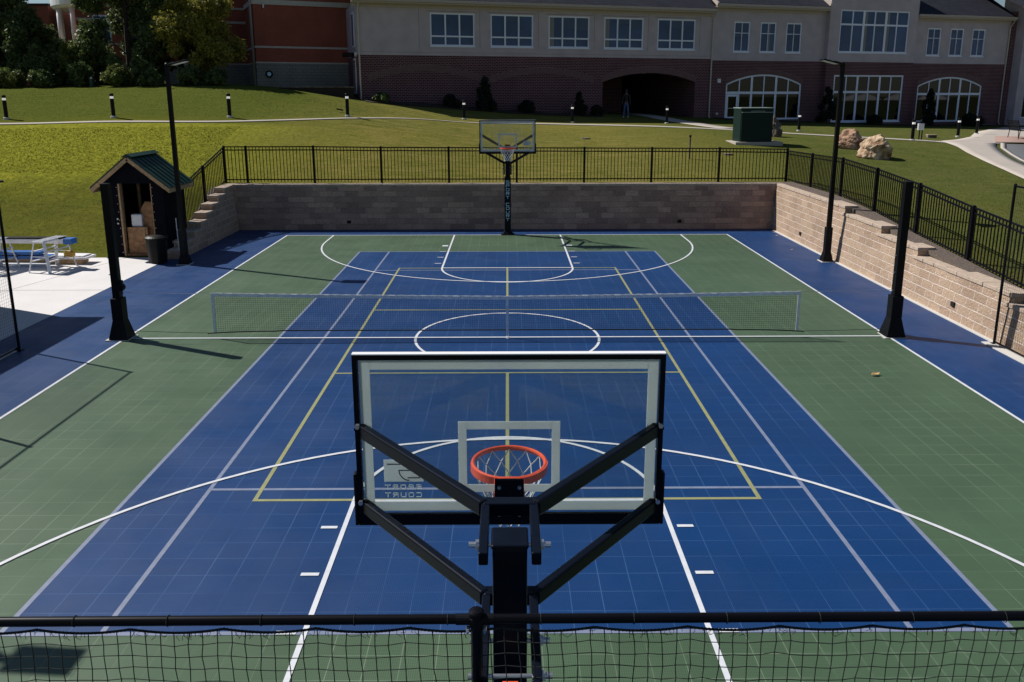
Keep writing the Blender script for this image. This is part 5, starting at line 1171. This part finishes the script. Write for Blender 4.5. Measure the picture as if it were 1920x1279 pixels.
# small things on the lawn
r = thing("standpipe", (24.9, 60.6, gz(24.9, 60.6)), "grey steel standpipe post rising behind the far fence right of the hoop", "pipe")
b = MB(); b.tube([(0, 0, -.3), (0, 0, 2.95)], .12, 10); b.build("pipe", "rock_grey", r); b = MB(); b.lathe(0, 0, [(.16, 2.95), (.17, 3.15), (.1, 3.25)], 10); b.build("cap", "black_satin", r)
r = thing("meter_box", (70.4, 88.8, gz(70.4, 88.8)), "small grey meter box on a post right of a bollard light", "meter box")
b = MB(); b.box(-.55, .4, -.25, .25, 1.7, 2.8); b.build("box", "alu", r, bevel=.04); b = MB(); b.tube([(-.2, 0, -.3), (-.2, 0, 1.7)], .1, 8); b.tube([(.25, 0, -.3), (.25, 0, 1.7)], .1, 8); b.lathe(0, 0, [(.2, 2.8), (.22, 3.2), (.1, 3.5)], 8); b.build("stand", "black_satin", r)
r = thing("valve_box", (76.8, 97.5, gz(76.8, 97.5)), "low tan valve box lying in the grass near the plaza path", "valve box")
b = MB(); b.box(-.8, .8, -.4, .4, -.2, .45); b.build("body", "rock_grey", r, bevel=.05); b = MB(); b.box(-.85, .85, -.45, .45, .455, .58); b.build("lid", "cap", r)
r = thing("hydrant", (-77.2, 104.5, gz(-77.2, 104.5)), "dark green hydrant with a pale cap before the far left trees", "hydrant")
b = MB(); b.lathe(0, 0, [(.45, -.3), (.5, .2), (.36, .3), (.38, 1.1), (.28, 1.45)], 12); b.build("body", "hydrant", r); b = MB(); b.lathe(0, 0, [(.2, 1.4), (.22, 1.6), (.1, 1.8)], 10); b.build("cap", "boxwhite", r)
r = thing("marker_post", (-61.0, 99.0, gz(-61, 99)), "short marker post with a yellowish box on top behind the left light pole", "post")
b = MB(); b.box(-.12, .12, -.12, .12, -.3, .8); b.build("post", "black_satin", r); b = MB(); b.box(-.32, .32, -.3, .3, .8, 1.3); b.build("head", "wood", r)
r = thing("fallen_sign", (-26.6, 82.5, gz(-26.6, 82.5)), "small dark ground spotlight lying in the grass left of a bollard light", "spotlight")
b = MB(); b.beam((-.8, 0, .5), (.2, 0, .3), .3, .2); b.build("head", "black_satin", r); b = MB(); b.tube([(0, 0, -.2), (.1, 0, .35)], .06, 6); b.build("stake", "alu", r)
for x, y, lab in ((12.4, 79, "dark irrigation cover in the grass right of the far backboard"), (31.0, 64.0, "pale irrigation cover in the grass near the standpipe")):
    b = MB(); z = gz(x, y); b.lathe(x, y, [(.75, z - .1), (.75, z + .12), (.6, z + .14)], 14); o = b.build("ground_cover_lid", "rock_grey", loc=(x, y, z)); tag(o, lab, "ground cover")

# bench
bz = gz(93.3, 98.5) + .2
r = thing("bench", (93.3, 98.5, bz), "black metal bench seen from the side on the brick pad at the right picture edge", "bench", math.radians(78))
b = MB()
for k in range(6): b.box(-2.6, 2.6, -.9 + k * .28, -.68 + k * .28, 1.45, 1.52)
b.build("seat", "black_satin", r); b = MB()
for k in range(6): z = 1.7 + k * .28; b.box(-2.6, 2.6, .8 + k * .09, .85 + k * .09, z, z + .2)
b.build("backrest", "black_satin", r)
for sx in (-2.5, 2.5):
    for y_ in (-.8, .85): b = MB(); b.beam((sx, y_ * .9, 1.5), (sx, y_ * 1.1, 0), .1, .1); b.build("leg", "black_satin", r)
    b = MB(); b.beam((sx, -.8, 2.2), (sx, 1.0, 2.3), .1, .08); b.beam((sx, -.8, 1.5), (sx, -.8, 2.2), .1, .1); b.beam((sx, .8, 1.5), (sx, 1.35, 3.4), .1, .1); b.build("arm", "black_satin", r)

# white parasols on the patio past the right edge: they show as reflections in the ground floor windows
pr = None
PL = "white octagonal patio parasol on the terrace just past the right picture edge"
for x, y in ((133, 121), (141, 127), (149, 124), (139, 113), (154, 132)):
    z = gz(x, y)
    if pr is None:
        pr = thing("patio_parasol", (x, y, z), PL, "parasol", group="white patio parasols right of the view")
        b = MB(); b.tube([(0, 0, 0), (0, 0, 8.6)], .09, 8); b.build("pole", "alu", pr)
        b = MB(); b.lathe(0, 0, [(4.6, 6.6), (4.7, 6.35), (4.75, 6.6), (2.4, 7.7), (.1, 8.5)], 8); b.build("canopy", "frame_white", pr)
        b = MB(); b.lathe(0, 0, [(1.0, 0), (1.0, .3), (.3, .4)], 14); b.build("base", "conc_block", pr)
    else: dup(pr, (x, y, z), x * .7, PL, "white patio parasols right of the view")

# fallen leaves
for (x, y, a, lab) in ((20.79, -7.7, .3, "curled tan leaf lying on the green right half of the court"), (29.0, 30.1, 1.0, "small dry leaf on the blue border near the sunlit wall"),
                     (30.6, 40.8, 2.0, "dry leaf at the far right corner of the blue border"), (30.9, 41.9, .4, "dry leaf lying closest to the far right wall corner"), (30.2, 38.6, 1.6, "dry leaf beside the sunlit wall just before the far corner")):
    b = MB(); s_ = .3 if x < 25 else .18
    P = [(-1, 0, .05), (-.4, .45, .25), (.5, .4, .12), (1, 0, .3), (.5, -.35, .1), (-.3, -.5, .2), (0, 0, .02)]
    c_, n_ = math.cos(a), math.sin(a); V = [(x + s_ * (p * c_ - q * n_), y + s_ * (p * n_ + q * c_), .08 + s_ * z) for p, q, z in P]
    b.add(V, [(i, (i + 1) % 6, 6) for i in range(6)]); o = b.build("fallen_leaf", "dryleaf", loc=(x, y, .08)); m_ = o.modifiers.new("t", 'SOLIDIFY'); m_.thickness = .003; tag(o, lab, "leaf", "dry leaves on the court")

# ---------------------------------------------------------------- trees and shrubs
def leafcloud(name, m, root, clumps, nleaf, size, squash=1.0):
    """clumps: (x,y,z,r) in local feet; leaves scattered through the shell of every clump"""
    C = np.array(clumps, float); wts = C[:, 3] ** 2; wts /= wts.sum(); idx = rng.choice(len(C), nleaf, p=wts)
    d = rng.normal(size=(nleaf, 3)); d /= np.linalg.norm(d, axis=1, keepdims=True); rad = C[idx, 3] * (rng.random(nleaf) ** .45) * rng.uniform(.75, 1.12, nleaf)
    P = C[idx, :3] + d * rad[:, None] * np.array([1, 1, squash])
    a = rng.normal(size=(nleaf, 3)); a += d * .6; a /= np.linalg.norm(a, axis=1, keepdims=True)
    t1 = np.cross(a, rng.normal(size=(nleaf, 3))); t1 /= np.linalg.norm(t1, axis=1, keepdims=True); t2 = np.cross(a, t1)
    s = size * rng.uniform(.5, 1.4, nleaf)[:, None]
    V = np.stack([P - t1 * s, P - t2 * s * .55, P + t1 * s, P + t2 * s * .55], 1).reshape(-1, 3) * FT
    F = np.arange(nleaf * 4).reshape(-1, 4)
    me = bpy.data.meshes.new(name); me.vertices.add(len(V)); me.vertices.foreach_set("co", V.ravel()); me.loops.add(F.size); me.loops.foreach_set("vertex_index", F.ravel().astype(np.int32))
    me.polygons.add(len(F)); me.polygons.foreach_set("loop_start", (np.arange(len(F)) * 4).astype(np.int32)); me.update(calc_edges=True)
    me.materials.append(MAT[m]); o = bpy.data.objects.new(name, me); COL.objects.link(o); o.parent = root; return o
def tree(label, x, y, h, rad, m, n, z0=None, low=.2, name="tree", cat="tree", size=.34, seed=0, group="trees on the bank by the brick hall"):
    R = random.Random(seed); z = 16.8 if z0 is None else z0
    r = thing(name, (x, y, z), label, cat, group=group)
    b = MB(); b.tube([(0, 0, -.5), (R.uniform(-.3, .3), .2, h * .3), (R.uniform(-.6, .6), 0, h * .6), (R.uniform(-.8, .8), 0, h * .9)], .62 * rad / 8, 10, r1=.12); cl = []
    for k in range(46):
        t_ = low + (1 - low) * (k / 46) ** .85; prof = math.sin(math.pi * min(1, (t_ - low) / (1 - low) * .80 + .2)) ** .7
        a = R.uniform(0, 2 * math.pi); rr = rad * prof * R.uniform(.35, .95); cr_ = rad * R.uniform(.17, .36)
        p = (rr * math.cos(a), rr * math.sin(a), h * t_ * R.uniform(.93, 1.05)); cl.append((*p, cr_))
        if k % 2 == 0: b.tube([(0, 0, max(.1 * h, p[2] - rr * .7)), (p[0] * .5, p[1] * .5, p[2] - rr * .25), p], .16 * rad / 8, 5, r1=.03)
    b.build("trunk", "bark", r); leafcloud("crown", m, r, cl, n, size); return r
tree("dark leafy tree cut by the far left picture edge", -107.0, 117, 25, 8.0, "leaf_dark", 26000, seed=1, low=.08)
tree("dark leafy tree with dark trunk second from the left picture edge", -98.9, 115, 24, 6.5, "leaf_dark", 20000, seed=6, low=.10)
tree("dark open crowned tree right against the sky patch", -92.3, 113, 13.5, 6.6, "leaf_dark", 17000, seed=2, low=.10)
tree("big dense dark tree left of the golden tree", -74.0, 114, 27, 8.8, "leaf_dark", 42000, seed=3, low=.06)
tree("smaller leafy tree low beside the rotunda base", -82.6, 113, 9.0, 4.8, "leaf_mid", 13000, seed=14, low=.08)
tree("olive and golden tree in front of the red brick hall", -60.3, 113, 18.0, 8.3, "leaf_gold", 38000, seed=4, low=.28, size=.28)
tree("tall dark tree behind the golden tree", -66.0, 119, 27, 7.5, "leaf_dark", 18000, seed=5, low=.1)
def shrub(label, x, y, w_, h, m, n, seed, name="shrub", z0=None, size=.25, cone=False, group="shrubs at the foot of the trees and walls"):
    R = random.Random(seed); z = gz(x, y) if z0 is None else z0; r = thing(name, (x, y, z), label, "shrub", group=group); cl = []
    for k in range(30):
        t_ = k / 30; f = (1 - t_ * .82) if cone else math.sin(math.pi * (.2 + .75 * t_)); a = R.uniform(0, 6.28); rr = w_ * f * R.uniform(.2, .75)
        cl.append((rr * math.cos(a), rr * math.sin(a), h * (.1 + .85 * t_), w_ * R.uniform(.25, .42) * (f * .6 + .4)))
    b = MB(); b.tube([(0, 0, -.3), (0, 0, h * .7)], .1, 6); b.build("stem", "bark", r); leafcloud("foliage", m, r, cl, n, size); return r
for i, (x, y, w_, h, m, lab) in enumerate([
    (-100, 103.5, 4.0, 3.6, "leaf_mid", "low grey-green shrub mass at the far left edge of the bank"),
    (-92.5, 103.8, 3.6, 3.2, "leaf_mid", "pale low shrub under the leftmost trees"),
    (-86.0, 104.2, 3.2, 3.0, "leaf_dark", "dark low shrub left of the green hydrant"),
    (-89.0, 108.5, 3.0, 8.0, "leaf_dark", "tall dark shrub filling the gap under the sky patch"),
    (-84.5, 110.5, 2.4, 8.5, "leaf_mid", "yellow-green shrub in front of the rotunda base"),
    (-72.5, 104.6, 3.0, 4.0, "leaf_mid", "leafy shrub right of the green hydrant"),
    (-65.6, 104.0, 2.6, 3.0, "leaf_dark", "dark shrub left of the marker post"),
    (-58.6, 104.8, 2.8, 3.4, "leaf_dark", "dark shrub behind the left light pole"),
    (-80.0, 106.0, 3.2, 4.5, "leaf_dark", "dark shrub directly behind the green hydrant"),
    (-69.0, 107.0, 3.0, 5.5, "leaf_dark", "broad dark shrub between the hydrant and the marker post"),
    (-54.3, 105.2, 2.6, 3.2, "leaf_dark", "dark shrub before the cream block base of the brick hall")]):
    shrub(lab, x, y, w_, h, m, 5200, 40 + i)
SG = "shrubs planted along the brick facade"
for i, (s, o, w_, h, cone, m, lab) in enumerate([
    (3.3, 3.5, 1.9, 2.0, False, "leaf_dark", "low green shrub at the left end of the brick facade"),
    (17.5, 3.5, 2.2, 2.6, False, "leaf_black", "reddish dark shrub before the first blind arch"),
    (24.6, 4.0, 3.0, 7.0, True, "leaf_black", "tall black-green cone shrub between the two blind arches"),
    (34.0, 3.5, 2.2, 2.6, False, "leaf_black", "low dark shrub before the second blind arch"),
    (45.6, 4.0, 2.0, 5.2, True, "leaf_black", "narrow dark cone shrub before the second blind arch"),
    (50.0, 3.5, 1.8, 2.2, False, "leaf_black", "low dark shrub left of the open passage"),
    (107.8, 5.0, 3.0, 8.6, True, "leaf_black", "dark cone shrub left of the wide white window"),
    (137.0, 5.0, 2.6, 9.4, True, "leaf_black", "dark cone shrub before the right arched window"),
    (149.5, 5.5, 3.2, 3.0, False, "leaf_black", "rounded dark shrub under the right arched window"),
    (121.5, 4.5, 2.6, 2.2, False, "leaf_black", "low dark shrub under the wide white window")]):
    x, y = fac(s, o); shrub(lab, x, y, w_, h, m, 8000, 70 + i, cone=cone, group=SG, size=.22)

# ---------------------------------------------------------------- person by the passage
def skinned(name, m, root, verts, edges, radii, sub=2):
    me = bpy.data.meshes.new(name); me.from_pydata([Vector(v) * FT for v in verts], edges, []); me.materials.append(MAT[m])
    o = bpy.data.objects.new(name, me); COL.objects.link(o); o.parent = root
    o.modifiers.new("skin", 'SKIN'); sv = me.skin_vertices[0].data
    for i, rr in enumerate(radii): sv[i].radius = ((rr[0] if isinstance(rr, tuple) else rr) * FT, (rr[1] if isinstance(rr, tuple) else rr) * FT)
    sv[0].use_root = True; s = o.modifiers.new("sub", 'SUBSURF'); s.levels = s.render_levels = sub
    return o
px_, py_ = 25.6, 127.2; pz = gz(px_, py_) + .12
r = thing("person", (px_, py_, pz), "person in dark jacket and blue jeans walking before the open passage", "person", math.radians(-12))
V = [(0, 0, 3.05), (0, 0, 3.6), (0, 0.02, 4.3), (0, .03, 4.85), (0, 0, 5.12), (0, -.04, 5.42), (0, -.04, 5.72),
     (.28, 0, 2.95), (.42, -.28, 1.6), (.48, -.1, .32), (.5, -.5, .1), (-.28, 0, 2.95), (-.36, .12, 1.6), (-.5, .35, .34), (-.52, .0, .1),
     (.58, 0, 4.72), (.76, .12, 3.8), (.84, -.15, 3.0), (.86, -.25, 2.72), (-.58, 0, 4.72), (-.74, -.1, 3.8), (-.78, -.45, 3.1), (-.78, -.58, 2.84)]
Ed = [(0, 1), (1, 2), (2, 3), (3, 4), (4, 5), (5, 6), (0, 7), (7, 8), (8, 9), (9, 10), (0, 11), (11, 12), (12, 13), (13, 14), (3, 15), (15, 16), (16, 17), (17, 18), (3, 19), (19, 20), (20, 21), (21, 22)]
Rd = [(.34, .24), (.32, .24), (.38, .26), (.26, .2), .15, (.24, .27), (.2, .24), .25, .17, .11, (.12, .1), .25, .17, .11, (.12, .1), .17, .13, .1, .08, .17, .13, .1, .08]
skinned("body", "skin", r, V, Ed, Rd)
fing = MB()
for hx, hy, hz_ in ((.86, -.25, 2.72), (-.78, -.58, 2.84)):
    for k in range(4): fing.tube([(hx - .03, hy - .08 + k * .055, hz_ - .05), (hx - .02, hy - .08 + k * .055, hz_ - .22 - .02 * (k in (1, 2))), (hx - .06, hy - .07 + k * .05, hz_ - .32)], .026, 5, r1=.018)
    fing.tube([(hx, hy - .1, hz_ - .0), (hx - .02, hy - .18, hz_ - .12), (hx - .03, hy - .19, hz_ - .2)], .028, 5)
fing.build("fingers", "skin", r)
skinned("jeans", "jeans", r, [V[0], V[7], V[8], V[9], V[11], V[12], V[13], (0, 0, 3.2)], [(0, 1), (1, 2), (2, 3), (0, 4), (4, 5), (5, 6), (0, 7)], [(.38, .28), .29, .21, .2, .29, .21, .2, (.36, .27)])
skinned("jacket", "jacket", r, [(0, 0, 3.15), V[1], V[2], (0, .03, 4.82), (.58, 0, 4.72), V[16], V[17], (-.58, 0, 4.72), V[20], V[21]], [(0, 1), (1, 2), (2, 3), (3, 4), (4, 5), (5, 6), (3, 7), (7, 8), (8, 9)], [(.4, .3), (.38, .3), (.44, .32), (.3, .25), .22, .18, .14, .22, .18, .14])
b = MB()
for sx, fy in ((.49, -.3), (-.51, .15)): b.frustum(sx, fy - .1, 0, .28, .17, .45, .13, .33)
b.build("shoes", "shoe", r, bevel=.05)
b = MB(); b.lathe(0, .02, [(.27, 5.48), (.29, 5.65), (.24, 5.85), (.1, 5.95), (.01, 5.97)], 14); b.build("hair", "hairm", r, smooth=True)
b = MB()
for sx in (-.09, .09): b.lathe(sx, -.29, [(.03, 5.53), (.035, 5.55), (.02, 5.58)], 6)
b.frustum(0, -.3, 5.38, 5.52, .045, .06, .02, .02); b.box(-.08, .08, -.30, -.26, 5.29, 5.32); b.build("face_features", "hairm", r)

# ---------------------------------------------------------------- tufts of grass over the lawn (nobody could count them)
def tufts(n, x0, x1, y0, y1, hmin, hmax):
    X = rng.uniform(x0, x1, n); Y = rng.uniform(y0, y1, n)
    keep = ~((X > -35.5) & (X < 35.2) & (Y < 47.2)) & ~((X < -33) & (Y < 28.2)) & ~((np.abs(X + 36.4) < 3.6) & (Y < 34))
    return X[keep], Y[keep], rng.uniform(hmin, hmax, keep.sum())
parts = [tufts(45000, -85, -38, 48, 68, .03, .12), tufts(16000, -60, -33, 27, 46, .03, .09), tufts(26000, -45, 40, 46, 100, .03, .09), tufts(30000, 35, 64, -5, 75, .03, .09), tufts(20000, -85, -20, 72, 104, .03, .10)]
X = np.concatenate([p[0] for p in parts]); Y = np.concatenate([p[1] for p in parts]); H_ = np.concatenate([p[2] for p in parts])
msk = np.ones(len(X), bool)
path_pts = np.array([(-78.8,70),(-61.1,67.7),(-49.9,68.0),(-39.1,69.6),(-27.9,72.8),(-20.6,77.5),(-13.3,88),(-5.1,100)])
for i in range(0, len(X), 20000):
    q = np.stack([X[i:i + 20000], Y[i:i + 20000]], 1)
    for a, c in zip(path_pts, path_pts[1:]):
        d = c - a; t_ = np.clip(((q - a) @ d) / (d @ d), 0, 1); dist = np.linalg.norm(q - a - t_[:, None] * d, axis=1); msk[i:i + 20000] &= dist > 2.7
X, Y, H_ = X[msk], Y[msk], H_[msk]
Zg = np.concatenate([gz_arr(X[i:i + 20000], Y[i:i + 20000]) for i in range(0, len(X), 20000)])
Zg = np.where((X < -33.2) & (Y <= 29), np.maximum(Zg, -.02), Zg)
a_ = rng.uniform(0, 2 * np.pi, len(X)); wd = H_ * rng.uniform(.25, .6, len(X)); lx, ly = rng.normal(0, .4, len(X)) * H_, rng.normal(0, .4, len(X)) * H_
V = np.stack([np.stack([X - np.cos(a_) * wd, Y - np.sin(a_) * wd, Zg - .03], 1), np.stack([X + np.cos(a_) * wd, Y + np.sin(a_) * wd, Zg - .03], 1), np.stack([X + lx, Y + ly, Zg + H_], 1)], 1).reshape(-1, 3) * FT
F = np.arange(len(X) * 3)
me = bpy.data.meshes.new("grass"); me.vertices.add(len(V)); me.vertices.foreach_set("co", V.ravel()); me.loops.add(len(F)); me.loops.foreach_set("vertex_index", F.astype(np.int32))
me.polygons.add(len(X)); me.polygons.foreach_set("loop_start", (np.arange(len(X)) * 3).astype(np.int32)); me.update(calc_edges=True); me.materials.append(MAT["grass"])
o = bpy.data.objects.new("grass", me); COL.objects.link(o); tag(o, "short tufts of yellow-green grass over the lawns", "grass", kind="stuff")
